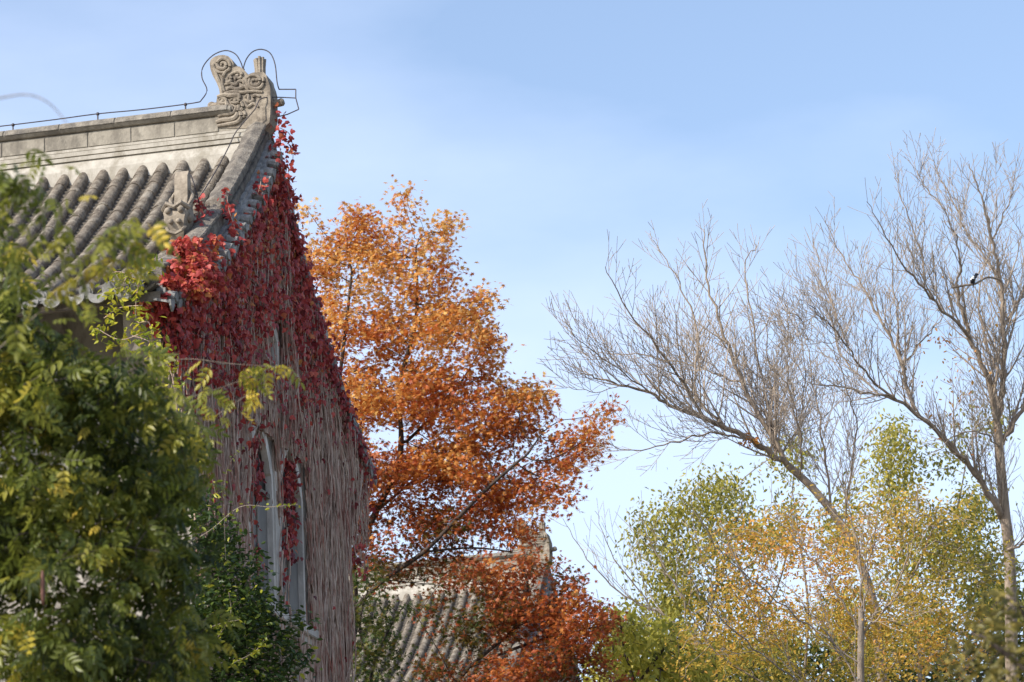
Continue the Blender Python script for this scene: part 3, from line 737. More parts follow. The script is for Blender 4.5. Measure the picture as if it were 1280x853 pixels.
def at_a(px, py, a): b, h = ona(px, py, a); return on_hall(a, b, h)
def at_b(px, py, b): a, h = onb(px, py, b); return on_hall(a, b, h)
o = merge_clumps('leaf_clump', [(at_b(232, 322, -3.8), (.24, .32, .26), 620), (at_b(252, 342, -4.0), (.2, .4, .22), 420), (at_b(218, 345, -4.2), (.2, .3, .22), 420), (at_b(238, 362, -4.3), (.26, .3, .14), 320), (at_b(210, 362, -4.6), (.12, .15, .16), 120), (at_b(262, 318, -3.2), (.12, .3, .08), 60), (at_b(268, 300, -3.0), (.08, .25, .08), 30), (at_b(222, 312, -3.8), (.09, .2, .1), 45), (at_b(262, 352, -4.0), (.14, .4, .12), 160), (at_b(246, 306, -3.4), (.08, .2, .14), 60)], .66, (.055, .095))
o['label'] = 'bright sunlit red clump over the eave corner'
o = merge_clumps('leaves', [(at_b(206, 378, -4.75), (.1, .15, .12), 45), (at_b(184, 384, -4.8), (.13, .15, .11), 70), (at_b(197, 400, -4.6), (.1, .15, .16), 70), (at_b(210, 350, -4.7), (.09, .1, .1), 30)], .6)
wd = Wood(); SP_ = []; SN = []
def strand(pts, n, sp=.05):
    path = smooth_path(pts, 5); w1_ = Wood(); w1_.add(path, [.006] * len(path)); w1_.build('hanging_stem', M_vinewood, ivy, origin=og)
    for i in range(n): k = random.randrange(len(path)); SP_.append(path[k] + rng.normal(size=3) * sp)
strand([at_a(345, 138, .1), at_a(348, 160, .15), at_a(350, 190, .2), at_a(352, 215, .25)], 95, .085)
strand([at_a(350, 160, .2), at_a(362, 168, .3), at_a(366, 186, .3), at_a(366, 200, .3)], 24, .03)
strand([at_a(352, 195, .2), at_a(358, 225, .25), at_a(362, 250, .25)], 60, .07)
strand([at_b(312, 196, -.2), at_b(324, 210, -.5), at_b(326, 228, -1), at_b(322, 244, -1.2)], 50, .05)
strand([at_b(283, 238, -2.1), at_b(286, 262, -2.2), at_b(292, 280, -2.2), at_b(296, 300, -2.3)], 60, .045)
strand([at_b(251, 250, -2.3), at_b(252, 272, -2.5), at_b(255, 292, -2.7), at_b(252, 312, -3.0)], 110, .05)
P = np.array(SP_); n = len(P); d, nn = rand_dirs(n, .8, .4, .9); nn = norm(nn + E1 * .4 - E2 * .5)
leaves('leaves', P - og, d, nn, rng.uniform(.05, .10, n), np.clip(rng.normal(.55, .2, n), 0, 1), M_ivy, ivy, 'ivy')
# leaves on the verge tile ends
P = []
for i in range(900):
    b = random.uniform(-4.6, -.1) if random.random() < .6 else random.uniform(.1, 4.7)
    cl = .5 + .5 * math.sin(b * 4.3 + 1) 
    if b < 0 and random.random() > cl * .75: continue
    P.append(on_hall(random.uniform(.0, .32 if b < 0 else .15), b, prof(b) - random.uniform(.02, .42)))
for i in range(330):                             # along the rear edge, shaggy silhouette
    b = .2 + 4.4 * random.random() ** 1.4; P.append(on_hall(random.uniform(.02, .16), b, prof(b) - random.uniform(-.02, .4)))
for i in range(130):                             # mass at the rear corner
    P.append(on_hall(random.uniform(-.05, .12), random.gauss(3.95, .26), random.uniform(9.9, 11.4)))
for i in range(60): P.append(on_hall(random.uniform(-.12, .0), random.gauss(.45, .1) , random.uniform(8.95, 10.8)))
for i in range(230): P.append(at_a(random.gauss(361 + (i % 3) * 3, 5), random.uniform(572, 700), random.uniform(-.10, .04)))
for i in range(70): P.append(at_a(random.gauss(322, 3), random.gauss(600, 14) if i % 2 else random.gauss(702, 16), random.uniform(-.1, 0)))
for i in range(50): P.append(at_a(random.gauss(318, 5), random.gauss(560, 12), random.uniform(-.1, 0)))
for i in range(50): P.append(on_hall(random.uniform(-.10, .05), random.gauss(-1.05, .06), random.choice((9.5, 10.25)) + random.uniform(-.25, .25)))
P = np.array(P); n = len(P); d = rng.normal(size=(n, 3)) * .5 + np.array([0, 0, -1.0]); nn = rng.normal(size=(n, 3)) * .6 + E1 * .9 + EZ * .4
leaves('leaves', P - og, norm(d), norm(nn), rng.uniform(.05, .115, n), np.clip(rng.normal(.36, .2, n), 0, 1), M_ivy, ivy, 'ivy')

# yellow-green creeper over the front eave
M_vy = leafmat('lime_leaf', [(.10, .16, .02), (.22, .28, .03), (.42, .42, .04), (.60, .52, .05)], .45)
yv = empty('yellow_green_creeper', tuple(on_hall(-.8, -5.0, 0)), 'yellow green creeper trailing over the front eave tiles of the near hall', 'climbing plant')
oy = on_hall(-.8, -5.0, 0); wd = Wood(); PL = []
def vstr(pts, n, sp=.06):
    path = smooth_path([np.array(p) for p in pts], 5); wd.add(path, [.006] * len(path))
    for i in range(n): PL.append(path[random.randrange(len(path))] + rng.normal(size=3) * sp)
def E_(x, y): return at_b(x, y, -5.08)
vstr([on_hall(-.8, -3.8, 0), on_hall(-.9, -3.9, 8), E_(190, 440), E_(170, 400), E_(176, 345), E_(195, 322)], 130, .08)
vstr([E_(150, 365), E_(160, 345), E_(180, 335), E_(196, 330)], 60, .06); vstr([E_(128, 345), E_(150, 340), E_(172, 350)], 50, .05)
vstr([E_(135, 365), E_(152, 360), E_(172, 366)], 45, .05); vstr([E_(130, 398), E_(150, 385), E_(178, 382)], 60, .06)
vstr([E_(165, 420), E_(190, 430), E_(198, 460), E_(190, 500)], 130, .1); vstr([E_(120, 410), E_(150, 425), E_(180, 415)], 80, .08); vstr([E_(200, 440), E_(215, 470), E_(222, 520)], 90, .09)
PL = np.array(PL); PL = PL[PL[:, 2] > 9]; n = len(PL); d, nn = rand_dirs(n, .5)
wd.build('stems', M_vinewood, yv, n=4, origin=oy)
leaves('leaves', PL - oy, d, nn, rng.uniform(.05, .11, n), np.clip(rng.normal(.62, .22, n), 0, 1), M_vy, yv, 'oval')

# ================================================================== TREES
def make_tree(name, label, trunk, limbs, blobs, nA, step, infl, kill, rtip, rmax, bark, leafm, kind, per, lsize, tintf, group=None, sp=.12, trop=(0, 0, .1), depth_trunk_r=None, rthr=None, droop=.4, cat='tree', spread=.7, skip=0.0, up=1.0, clump=None):
    """trunk: world pts from ground up; limbs: list of world polylines starting near trunk"""
    root = empty(name, (float(trunk[0][0]), float(trunk[0][1]), 0), label, cat, group); org = np.array([trunk[0][0], trunk[0][1], 0])
    nodes = [np.array(p) for p in smooth_path(trunk, 5)]; par = [-1] + list(range(len(nodes) - 1))
    for lb in limbs:
        path = smooth_path(lb, 5); D = np.linalg.norm(np.array(nodes) - path[0], axis=1); k = int(D.argmin())
        for p in path[1:]: nodes.append(p); par.append(k); k = len(nodes) - 1
    A, which = ell_points(blobs, nA)
    if clump is not None:
        fq, th = clump; A = A[np.array([mnoise.noise(Vector(p * np.array([fq, fq, fq * 1.5]))) > th for p in A])]
    pts, pa = colonize(A, nodes, par, step, infl, kill, trop)
    wd = Wood(); R, tip = skeleton_wood(pts, pa, rtip, rmax, wd)
    thick = Wood(); thin = Wood()
    for P_, R_ in wd.ch: (thick if R_.max() > rmax * .45 else thin).add(P_, R_)
    if not thick.ch: thick.ch.append(thin.ch.pop(0))
    thick.build('trunk', bark, root, n=8, origin=org); thin.build('branches', bark, root, n=5, origin=org)
    rt = rthr or rtip * 1.8
    cand = np.where(R <= rt)[0]; cand = cand[cand >= len(nodes)] if (cand >= len(nodes)).any() else cand
    if skip: cand = cand[rng.random(len(cand)) > skip]
    n = len(cand) * per; base = np.repeat(pts[cand], per, axis=0); P = base + rng.normal(size=(n, 3)) * sp
    d, nn = rand_dirs(n, droop, up, spread)
    t = tintf(P, n)
    leaves('foliage', P - org, d, nn, rng.uniform(lsize[0], lsize[1], n), np.clip(t, 0, 1), leafm, root, kind)
    return root, len(pts), n
log = []
# --- orange maple
DM = 52.0
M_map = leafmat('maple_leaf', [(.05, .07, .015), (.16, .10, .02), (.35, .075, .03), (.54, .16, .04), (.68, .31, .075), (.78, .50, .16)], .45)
def pp(x, y, d=DM): return W(x, y, d)
mtr = down_to_ground(pp(430, 860), .4) + [pp(440, 800), pp(444, 760)]
mlimbs = [[pp(444, 760), pp(480, 725, 51.5), pp(530, 690, 51), pp(570, 650, 50.8), pp(610, 610, 50.6), pp(650, 575, 50.5)],
          [pp(444, 770), pp(440, 700), pp(425, 620), pp(420, 520), pp(430, 430), pp(440, 340)],
          [pp(436, 700), pp(470, 640), pp(500, 570), pp(500, 480), pp(520, 400), pp(520, 310)],
          [pp(480, 725, 51.5), pp(530, 730, 51.3), pp(590, 735, 51), pp(640, 730, 50.8)],
          [pp(500, 560), pp(560, 500, 52.4), pp(600, 440, 52.8)], [pp(530, 690, 51), pp(590, 685, 51), pp(640, 690, 51)],
          [pp(470, 640), pp(530, 590, 53), pp(600, 540, 53.4)]]
mbl = [(505, 258, 16, 26, 52, .35, 1.4), (448, 285, 26, 24, 52.2, .6, 1.2), (550, 290, 24, 24, 52, .5, 1.1), (415, 330, 32, 40, 52.5, .9, 1), (470, 330, 45, 42, 52.2, 1, 1), (530, 340, 45, 38, 52, 1, 1),
       (600, 378, 24, 17, 51.8, .5, 1), (420, 410, 34, 45, 52.5, 1, 1), (480, 410, 40, 45, 52.5, 1.2, .8), (560, 410, 50, 36, 51.8, 1.1, 1.2), (600, 440, 30, 40, 51.6, .9, 1), (450, 500, 45, 50, 52.5, 1.3, 1), (530, 495, 55, 45, 52, 1.4, 1.2), (600, 510, 45, 45, 51.6, 1.2, 1.1),
       (655, 495, 36, 18, 51.4, .6, 1), (650, 545, 40, 40, 51.4, .9, 1), (705, 565, 28, 34, 51, .7, .9), (738, 550, 17, 26, 51, .5, .9), (762, 516, 19, 10, 51, .3, 1.2), (470, 590, 60, 45, 52.2, 1.5, 1), (560, 580, 60, 45, 51.8, 1.4, 1.1), (635, 610, 50, 35, 51.3, 1, 1), (700, 618, 34, 22, 51, .7, 1),
       (480, 650, 60, 30, 52, 1.4, .8), (560, 650, 50, 25, 51.5, 1, .7), (635, 665, 42, 18, 51, .8, .8), (385, 270, 8, 24, 52.5, .3, .5), (392, 330, 15, 30, 52.5, .5, .8), (480, 705, 50, 25, 51.5, 1, .8), (560, 700, 45, 14, 51.2, .8, .5), (690, 590, 40, 30, 51, .8, .8), (590, 620, 60, 30, 51.6, 1, .8)]
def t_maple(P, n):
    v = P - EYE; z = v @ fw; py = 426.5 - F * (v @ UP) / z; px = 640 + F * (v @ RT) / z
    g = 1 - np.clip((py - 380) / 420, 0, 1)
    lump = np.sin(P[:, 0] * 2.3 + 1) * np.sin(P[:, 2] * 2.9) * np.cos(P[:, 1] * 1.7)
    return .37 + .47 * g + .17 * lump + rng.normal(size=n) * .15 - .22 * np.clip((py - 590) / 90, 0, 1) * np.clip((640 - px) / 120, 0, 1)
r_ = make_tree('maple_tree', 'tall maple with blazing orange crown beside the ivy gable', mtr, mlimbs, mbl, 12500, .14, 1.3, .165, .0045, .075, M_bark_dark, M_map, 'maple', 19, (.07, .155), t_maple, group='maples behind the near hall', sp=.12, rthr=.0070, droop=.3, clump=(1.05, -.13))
log.append(r_[1:])
# --- lower red-brown maple in front of the far roof
def p5(x, y, d=50.0): return W(x, y, d)
tr2 = down_to_ground(p5(540, 920), .3) + [p5(560, 870), p5(585, 835)]
lb2 = [[p5(585, 835), p5(640, 790), p5(690, 750), p5(730, 720)], [p5(585, 835), p5(660, 805), p5(720, 790), p5(760, 780)], [p5(570, 855), p5(540, 800), p5(520, 770)], [p5(560, 870), p5(500, 850), p5(450, 840)], [p5(640, 790), p5(660, 740), p5(650, 700)], [p5(560, 870), p5(640, 860), p5(720, 860)]]
bl2 = [(600, 715, 50, 14, 50, .9, .8), (665, 715, 42, 26, 50, .9, 1.2), (700, 745, 36, 36, 49.8, 1, 1.3), (640, 765, 55, 30, 49.8, 1, 1.1), (740, 780, 34, 26, 49.8, .8, 1.2), (700, 800, 50, 40, 49.6, 1, 1.2), (760, 850, 30, 30, 49.8, .8, 1.2), (660, 840, 60, 40, 49.6, 1.1, 1), (600, 785, 40, 26, 50, .8, .7), (700, 890, 90, 50, 49.7, 1.4, 1), (600, 870, 50, 30, 50, 1, .8), (545, 835, 26, 14, 50, .7, .4), (610, 730, 36, 14, 50, .7, .7), (660, 690, 22, 14, 50, .6, .8)]
r_ = make_tree('maple_tree', 'low rust red maple in front of the farther tiled roof', tr2, lb2, bl2, 6500, .12, 1.2, .15, .0045, .05, M_bark_dark, M_map, 'maple', 15, (.065, .145), lambda P, n: .43 + .15 * np.sin(P[:, 0] * 2.1) * np.cos(P[:, 2] * 3) + rng.normal(size=n) * .15 - .2 * (P[:, 0] < p5(610, 800)[0]), group='maples behind the near hall', sp=.11, rthr=.0075, droop=.3, clump=(1.1, -.22))
log.append(r_[1:])
# --- green-brown tree beside the wall's foot
M_olv = leafmat('olive_leaf', [(.025, .05, .012), (.06, .09, .018), (.15, .14, .025), (.26, .15, .03)], .4)
tr3 = down_to_ground(W(455, 930, 47), .2) + [W(460, 870, 47), W(470, 820, 47)]
r_ = make_tree('young_maple', 'small green and bronze maple growing close to the ivy wall', tr3, [[W(470, 820, 47), W(490, 780, 47), W(510, 750, 47)], [W(465, 840, 47), W(450, 790, 47), W(455, 750, 47)]],
    [(470, 790, 38, 45, 47, .8, 1), (460, 740, 22, 30, 47, .5, .9), (485, 820, 30, 26, 47, .6, .6), (460, 850, 26, 50, 47, .8, 1), (520, 770, 20, 10, 47, .5, .25)], 800, .13, 1.0, .16, .005, .035, M_bark_dark, M_olv, 'maple', 7, (.09, .14), lambda P, n: .40 + rng.normal(size=n) * .22, sp=.12, rthr=.009)
log.append(r_[1:])

# --- bare trees
def broom(wood, path, rads, level, rate, lenk, ang, tips=None, maxlev=3, min_len=.25, up=.35, wob=.04):
    """spawn side shoots from a limb; they fan out and bend upwards"""
    path = np.asarray(path); seg = np.linalg.norm(np.diff(path, axis=0), axis=1); s = np.concatenate([[0], np.cumsum(seg)]); Ltot = s[-1]
    pos = rate * random.uniform(.3, 1); side = random.choice((-1, 1))
    while pos < Ltot:
        i = min(int(np.searchsorted(s, pos)), len(path) - 1); i = max(i, 1); t = (pos - s[i - 1]) / max(seg[i - 1], 1e-6)
        p = path[i - 1] + (path[i] - path[i - 1]) * t; dr = norm(path[i] - path[i - 1]); r = rads[i - 1] + (rads[i] - rads[i - 1]) * t
        fr = pos / Ltot
        ln = lenk * (1.15 - .75 * fr) * random.uniform(.55, 1.25)
        if ln > min_len:
            a = math.radians(ang + random.gauss(0, 8)); perp = rng.normal(size=3); perp[1] *= .8; perp = perp - (perp @ dr) * dr; perp = norm(perp)
            # alternate sides in the plane seen, but keep depth
            if random.random() < .6:
                pl = np.cross(dr, np.array([0, 1.0, 0])); pl = norm(pl) * side; perp = norm(perp * .6 + pl); side = -side
            if perp[2] < -.35 and random.random() < .6: perp = -perp
            d0 = norm(dr * math.cos(a) + perp * math.sin(a)); k = max(4, int(ln / (.22 if level < 2 else .16))); st = ln / k; q = [p]; d_ = d0
            for j in range(k):
                d_ = norm(d_ + np.array([0, 0, up * st * .9]) + rng.normal(size=3) * wob); q.append(q[-1] + d_ * st)
            r0 = min(r * .55, .005 + .011 * ln ** 1.3); rr = np.linspace(r0, .0035, k + 1); wood.add(q, np.maximum(rr, .0045))
            if level < maxlev: broom(wood, q, rr, level + 1, rate * .82, ln * .46, ang + 2, tips, maxlev, min_len * .75, up, wob)
            elif tips is not None: tips.append(q[-1]); tips.append(q[len(q) // 2])
        pos += rate * random.uniform(.6, 1.4)
def bare_tree(name, label, trunk, tr, limbs, bark, rate=.34, lenk=1.5, group='bare trees on the right', maxlev=3, ang=30, up=.35, wj=0):
    root = empty(name, (float(trunk[0][0]), float(trunk[0][1]), 0), label, 'tree', group); org = np.array([trunk[0][0], trunk[0][1], 0])
    T_ = Wood(); T_.add(smooth_path(trunk, 6), np.linspace(tr[0], tr[1], len(trunk) * 6 - 5)); T_.build('trunk', bark, root, n=10, origin=org)
    B = Wood(); S = Wood(); tips = []
    for pts, r0, r1 in limbs:
        pts = [np.array(p) for p in pts]
        for i in range(1, len(pts)): pts[i] = pts[i] + fw * 0
        path = smooth_path(pts, 6); path[1:] += rng.normal(size=(len(path) - 1, 3)) * .02; rr = np.linspace(r0 * .56, r1 * .72, len(path)); B.add(path, rr)
        broom(S, path, rr, 1, rate, lenk, ang, tips, maxlev, up=up)
    B.build('limbs', bark, root, n=8, origin=org); S.build('twigs', M_twig, root, n=4, origin=org)
    return root, tips, len(S.ch)
DA = 50.0
def a_(x, y, dd=0): return W(x, y, DA + dd)
def z1(x, y, dd=0): return a_(680 + x / 2.133, 180 + y / 2.133, dd)
trA = down_to_ground(a_(1108, 900), .5) + [a_(1100, 820), a_(1088, 740), a_(1060, 670), a_(1020, 615), a_(985, 582)]
limA = [([a_(985, 582), a_(930, 545, -.3), z1(450, 740, -.5), z1(350, 700, -.7), z1(270, 660, -.9), z1(170, 632, -1.1), z1(100, 612, -1.2)], .10, .012),
        ([a_(988, 585), z1(560, 700, .2), z1(490, 540, .3), z1(440, 380, .5), z1(425, 230, .6)], .085, .010),
        ([z1(470, 745, -.5), z1(405, 660, 0), z1(410, 500, .4), z1(360, 370, .7), z1(290, 260, .9)], .05, .008),
        ([z1(430, 735, -.5), z1(340, 590, -1), z1(240, 470, -1.4), z1(160, 330, -1.7)], .05, .008),
        ([z1(300, 675, -.8), z1(200, 600, -1.6), z1(90, 520, -2.2), z1(60, 470, -2.3)], .03, .007),
        ([z1(540, 790, -.3), z1(460, 770, -1), z1(360, 790, -1.6), z1(240, 820, -2), z1(150, 790, -2.2)], .035, .007),
        ([z1(530, 640, .3), z1(400, 590, 1), z1(250, 560, 1.5), z1(120, 560, 1.8)], .03, .007),
        ([z1(620, 840, 0), z1(600, 700, .8), z1(560, 520, 1.4), z1(540, 330, 1.8), z1(570, 270, 2)], .045, .008),
        ([a_(1040, 640), z1(740, 780, .6), z1(720, 640, .9), z1(690, 480, 1.0)], .04, .008),
        ([a_(1055, 660), z1(830, 760, -.5), z1(800, 640, -.7), z1(760, 520, -.9)], .03, .007),
        ([a_(975, 578), a_(1000, 520, 1), a_(1005, 450, 1.4), a_(985, 370, 1.6)], .03, .006),
        ([a_(961, 572, 0), a_(966, 500, .6), a_(958, 430, .9), a_(962, 370, 1.1)], .03, .007), ([a_(1000, 600), a_(1000, 540, -.5), a_(985, 470, -.8), a_(990, 420, -1)], .03, .006),
        ([z1(230, 640, -1), z1(140, 660, -1.5), z1(60, 650, -1.9)], .02, .006)]
A_root, tipsA, nS = bare_tree('bare_tree', 'leaning bare tree whose limbs sweep up to the left over the yellow crowns', trA, (.115, .062), limA, M_bark_pale, rate=.195, lenk=1.5); log.append(nS)
DB = 55.0
def b_(x, y, dd=0): return W(x, y, DB + dd)
trB = down_to_ground(b_(1266, 860), .1) + [b_(1264, 780), b_(1262, 700), b_(1256, 640), b_(1250, 575), b_(1247, 530)]
limB = [([b_(1247, 530), b_(1254, 479), b_(1254, 405), b_(1251, 349), b_(1237, 285), b_(1226, 243), b_(1211, 205)], .11, .010),
        ([b_(1247, 535), b_(1233, 472, -.3), b_(1209, 412, -.5), b_(1198, 363, -.6), b_(1200, 314, -.7), b_(1182, 262, -.8)], .10, .009),
        ([b_(1212, 420, -.5), b_(1191, 398, -.9), b_(1156, 363, -1.4), b_(1114, 307, -1.9), b_(1084, 252, -2.2)], .06, .008),
        ([b_(1156, 363, -1.4), b_(1150, 310, -1.2), b_(1128, 250, -1.2), b_(1120, 215, -1)], .035, .007),
        ([b_(1251, 349, 0), b_(1215, 300, .6), b_(1185, 240, 1), b_(1165, 200, 1.2)], .04, .007),
        ([b_(1254, 410), b_(1275, 370, .4), b_(1290, 310, .6), b_(1285, 230, .8)], .07, .009),
        ([b_(1255, 650), b_(1230, 610, -.3), b_(1205, 575, -.5), b_(1153, 522, -.9), b_(1120, 500, -1.2), b_(1078, 489, -1.6), b_(1008, 478, -2.2)], .12, .012),
        ([b_(1143, 514, -.9), b_(1131, 470, -.7), b_(1124, 445, -.6), b_(1100, 400, -.4), b_(1080, 360, -.2), b_(1057, 328, 0), b_(1030, 272, .2)], .075, .008),
        ([b_(1022, 391, -2.4), b_(1000, 400, -2.8), b_(965, 360, -3.2)], .02, .006), ([b_(1054, 426, -2), b_(1010, 430, -2.6), b_(970, 430, -3)], .02, .006),
        ([b_(1060, 432, -2), b_(1035, 360, -1.5), b_(1015, 300, -1.3)], .03, .007), ([b_(1008, 478, -2.2), b_(985, 440, -2.4), b_(975, 400, -2.5)], .02, .006), ([b_(1182, 262, -.8), b_(1155, 232, -.6), b_(1148, 212, -.5)], .025, .006), ([b_(1240, 300, .2), b_(1262, 250, .5), b_(1268, 215, .7)], .03, .006),
        ([b_(1128, 455, -.6), b_(1158, 422, -.4), b_(1180, 395, -.2)], .035, .008),
        ([b_(1125, 450, -.6), b_(1120, 380, .4), b_(1115, 320, .8), b_(1112, 280, 1)], .035, .007),
        ([b_(1120, 500, -1.2), b_(1085, 470, -1.6), b_(1054, 426, -2), b_(1022, 391, -2.4), b_(992, 368, -2.6)], .045, .007),
        ([b_(1100, 495, -1.3), b_(1050, 440, -.4), b_(1040, 380, 0), b_(1010, 330, .3)], .035, .007),
        ([b_(1251, 560), b_(1225, 540, -1), b_(1195, 545, -1.6), b_(1160, 570, -2)], .035, .008),
        ([b_(1253, 470), b_(1230, 420, 1), b_(1225, 350, 1.5), b_(1255, 270, 2)], .05, .008),
        ([b_(1250, 560), b_(1280, 510), b_(1310, 450), b_(1330, 380)], .09, .012),
        ([b_(1258, 690), b_(1290, 670, -1), b_(1330, 640, -2)], .05, .01)]
B_root, tipsB, nS = bare_tree('bare_tree', 'tall upright bare tree with a small bird perched in it', trB, (.155, .082), limB, M_bark_pale, rate=.18, lenk=1.4, up=.5); log.append(nS)
# lower bare shrubby tree, fanning up
def d_(x, y, dd=0): return W(x, y, 43.5 + dd)
trD = down_to_ground(d_(1078, 930), .1) + [d_(1076, 853), d_(1076, 800), d_(1077, 760)]
limD = [([d_(1077, 760), d_(1075, 700), d_(1060, 630), d_(1050, 570)], .03, .006), ([d_(1077, 770), d_(1090, 690), d_(1100, 620)], .026, .006), ([d_(1076, 790), d_(1040, 730), d_(1000, 680), d_(960, 640)], .03, .006),
        ([d_(1076, 830), d_(1020, 790), d_(960, 740), d_(900, 690), d_(870, 640)], .03, .006), ([d_(1076, 800), d_(1120, 740), d_(1140, 670), d_(1150, 610)], .026, .006),
        ([d_(1076, 880), d_(1000, 850), d_(930, 800), d_(880, 750), d_(850, 700)], .03, .006), ([d_(1077, 780), d_(1110, 760), d_(1150, 770)], .02, .006), ([d_(1076, 860), d_(1040, 800, .5), d_(990, 740, 1), d_(950, 700, 1)], .026, .006)]
bare_tree('slender_tree', 'slender bare tree fanning thin stems through the yellow leaves', trD, (.07, .045), limD, M_bark_grey, rate=.34, lenk=1.1, up=.55, maxlev=2, ang=24)
def e_(x, y, dd=0): return W(x, y, 58 + dd)
trE = down_to_ground(e_(905, 930), .1) + [e_(900, 870), e_(880, 820), e_(860, 790)]
limE = [([e_(860, 790), e_(820, 765), e_(780, 745), e_(735, 700), e_(705, 650)], .05, .006), ([e_(860, 790), e_(850, 740), e_(820, 690), e_(800, 640)], .04, .006), ([e_(820, 765), e_(770, 700), e_(745, 640)], .03, .006), ([e_(880, 820), e_(890, 740), e_(870, 680), e_(865, 610)], .04, .006), ([e_(870, 800), e_(810, 800), e_(760, 780), e_(720, 740)], .03, .006)]
bare_tree('bare_tree', 'small pale bare tree between the rust red maple and the green crowns', trE, (.12, .07), limE, M_bark_grey, rate=.36, lenk=1.3, up=.5, maxlev=2, ang=26)

# --- leafy trees on the right
M_yel = leafmat('yellow_leaf', [(.20, .19, .04), (.42, .33, .055), (.64, .42, .07), (.70, .36, .09), (.66, .29, .12)], .5)
M_gry = leafmat('green_yellow_leaf', [(.08, .10, .025), (.19, .20, .045), (.36, .33, .06), (.55, .46, .09)], .45)
M_drk = leafmat('deep_green_leaf', [(.02, .035, .012), (.04, .065, .018), (.08, .10, .02), (.15, .16, .03)], .35)
M_lim = leafmat('spring_green_leaf', [(.10, .12, .025), (.25, .26, .045), (.44, .41, .065), (.58, .50, .09)], .5)
def y_(x, y, dd=0): return W(x, y, 46.5 + dd)
tY = down_to_ground(y_(1000, 960), .2) + [y_(1000, 900), y_(1005, 850)]
r_ = make_tree('yellow_tree', 'fine twigged tree with sparse golden yellow leaves at the lower right', tY, [[y_(1005, 850), y_(960, 780), y_(920, 700), y_(900, 650)], [y_(1005, 850), y_(1010, 760), y_(1000, 680), y_(990, 610)], [y_(1003, 870), y_(1080, 790), y_(1140, 720), y_(1170, 650)], [y_(1003, 880), y_(900, 820), y_(860, 760)], [y_(1003, 880), y_(1120, 830), y_(1200, 790)]],
    [(920, 720, 75, 70, 46.5, 1.6, .9), (1000, 680, 70, 70, 46.5, 1.6, .8), (1080, 720, 70, 70, 46.5, 1.6, .9), (1140, 780, 70, 70, 45.5, 1.28, 1.3), (1030, 800, 90, 70, 46.0, 1.6, 1), (910, 810, 80, 60, 46.5, 1.6, .8), (1190, 660, 50, 40, 46.5, 1.2, .9), (1120, 640, 50, 35, 46.5, 1.2, .9), (1075, 760, 55, 60, 46, 1.0, 1.0), (1060, 680, 35, 40, 46, .8, .8), (960, 600, 30, 30, 46.5, 0.8, .35), (1090, 850, 130, 60, 45.5, 1.6, 1.2), (1200, 790, 50, 50, 46, 1, 1.2), (1180, 720, 45, 40, 46, 1, 1), (1235, 690, 30, 50, 46.5, .8, .8), (1210, 720, 40, 50, 46.5, 0.96, .8)],
    7500, .14, 1.4, .17, .006, .035, M_bark_grey, M_yel, 'oval', 11, (.05, .09), lambda P, n: .40 + .30 * np.sin(P[:, 0] * 1.1) * np.cos(P[:, 2] * 1.5) + rng.normal(size=n) * .16, group='autumn trees at the lower right', sp=.13, rthr=.008, skip=.0, clump=(1.0, -.05)); log.append(r_[1:])
def g_(x, y, dd=0): return W(x, y, 70 + dd)
tG = down_to_ground(g_(860, 960), .2) + [g_(860, 900), g_(870, 830)]
r_ = make_tree('persimmon_tree', 'loose green and yellow tree whose top left shoots stand against pale sky', tG, [[g_(870, 830), g_(840, 740), g_(810, 670)], [g_(870, 830), g_(900, 720), g_(930, 620)], [g_(868, 850), g_(960, 760), g_(990, 660)]],
    [(825, 665, 38, 35, 70, 1.5, 1.2), (800, 700, 24, 26, 70, 1, .7), (900, 630, 60, 40, 70, 2, .9), (870, 720, 70, 60, 70, 2, .9), (960, 650, 50, 50, 70, 2, .7), (830, 800, 70, 60, 70, 2, 1), (930, 800, 80, 60, 70, 2, .8), (850, 640, 18, 22, 70, .8, .7), (990, 570, 30, 30, 71, 1, .5)],
    6200, .22, 1.8, .26, .006, .06, M_bark_grey, M_gry, 'oval', 20, (.08, .15), lambda P, n: .60 + rng.normal(size=n) * .22, group='autumn trees at the lower right', sp=.22, rthr=.010, droop=1.0, skip=.0, clump=(.75, -.03)); log.append(r_[1:])
tH = down_to_ground(g_(1150, 960), .2) + [g_(1150, 900), g_(1150, 820)]
r_ = make_tree('persimmon_tree', 'tall green and yellow tree rising between the two big bare trees', tH, [[g_(1150, 820), g_(1130, 700), g_(1110, 600), g_(1100, 540)], [g_(1150, 820), g_(1180, 700), g_(1200, 620), g_(1210, 560)], [g_(1150, 830), g_(1240, 760), g_(1280, 700)]],
    [(1115, 560, 34, 34, 70, 1.2, 1.1), (1130, 620, 45, 45, 70, 1.5, 1), (1200, 650, 50, 50, 70, 1.6, 1.2), (1160, 700, 60, 50, 70, 1.8, 1), (1220, 720, 50, 40, 70, 1.6, .9), (1100, 780, 90, 60, 70, 2, .7), (1230, 530, 30, 30, 70, 1, .35), (1190, 570, 22, 30, 70, 1, .4), (1060, 660, 40, 50, 71, 1.5, .5), (1260, 760, 50, 60, 70, 1.5, .8)],
    6200, .22, 1.8, .26, .006, .06, M_bark_grey, M_gry, 'oval', 20, (.08, .15), lambda P, n: .62 + .12 * np.sin(P[:, 0]) + rng.normal(size=n) * .22, group='autumn trees at the lower right', sp=.22, rthr=.010, droop=1.0, skip=.0, clump=(.75, -.03)); log.append(r_[1:])
def h_(x, y, dd=0): return W(x, y, 56 + dd)
tI = down_to_ground(h_(790, 960), .2) + [h_(790, 910), h_(795, 860)]
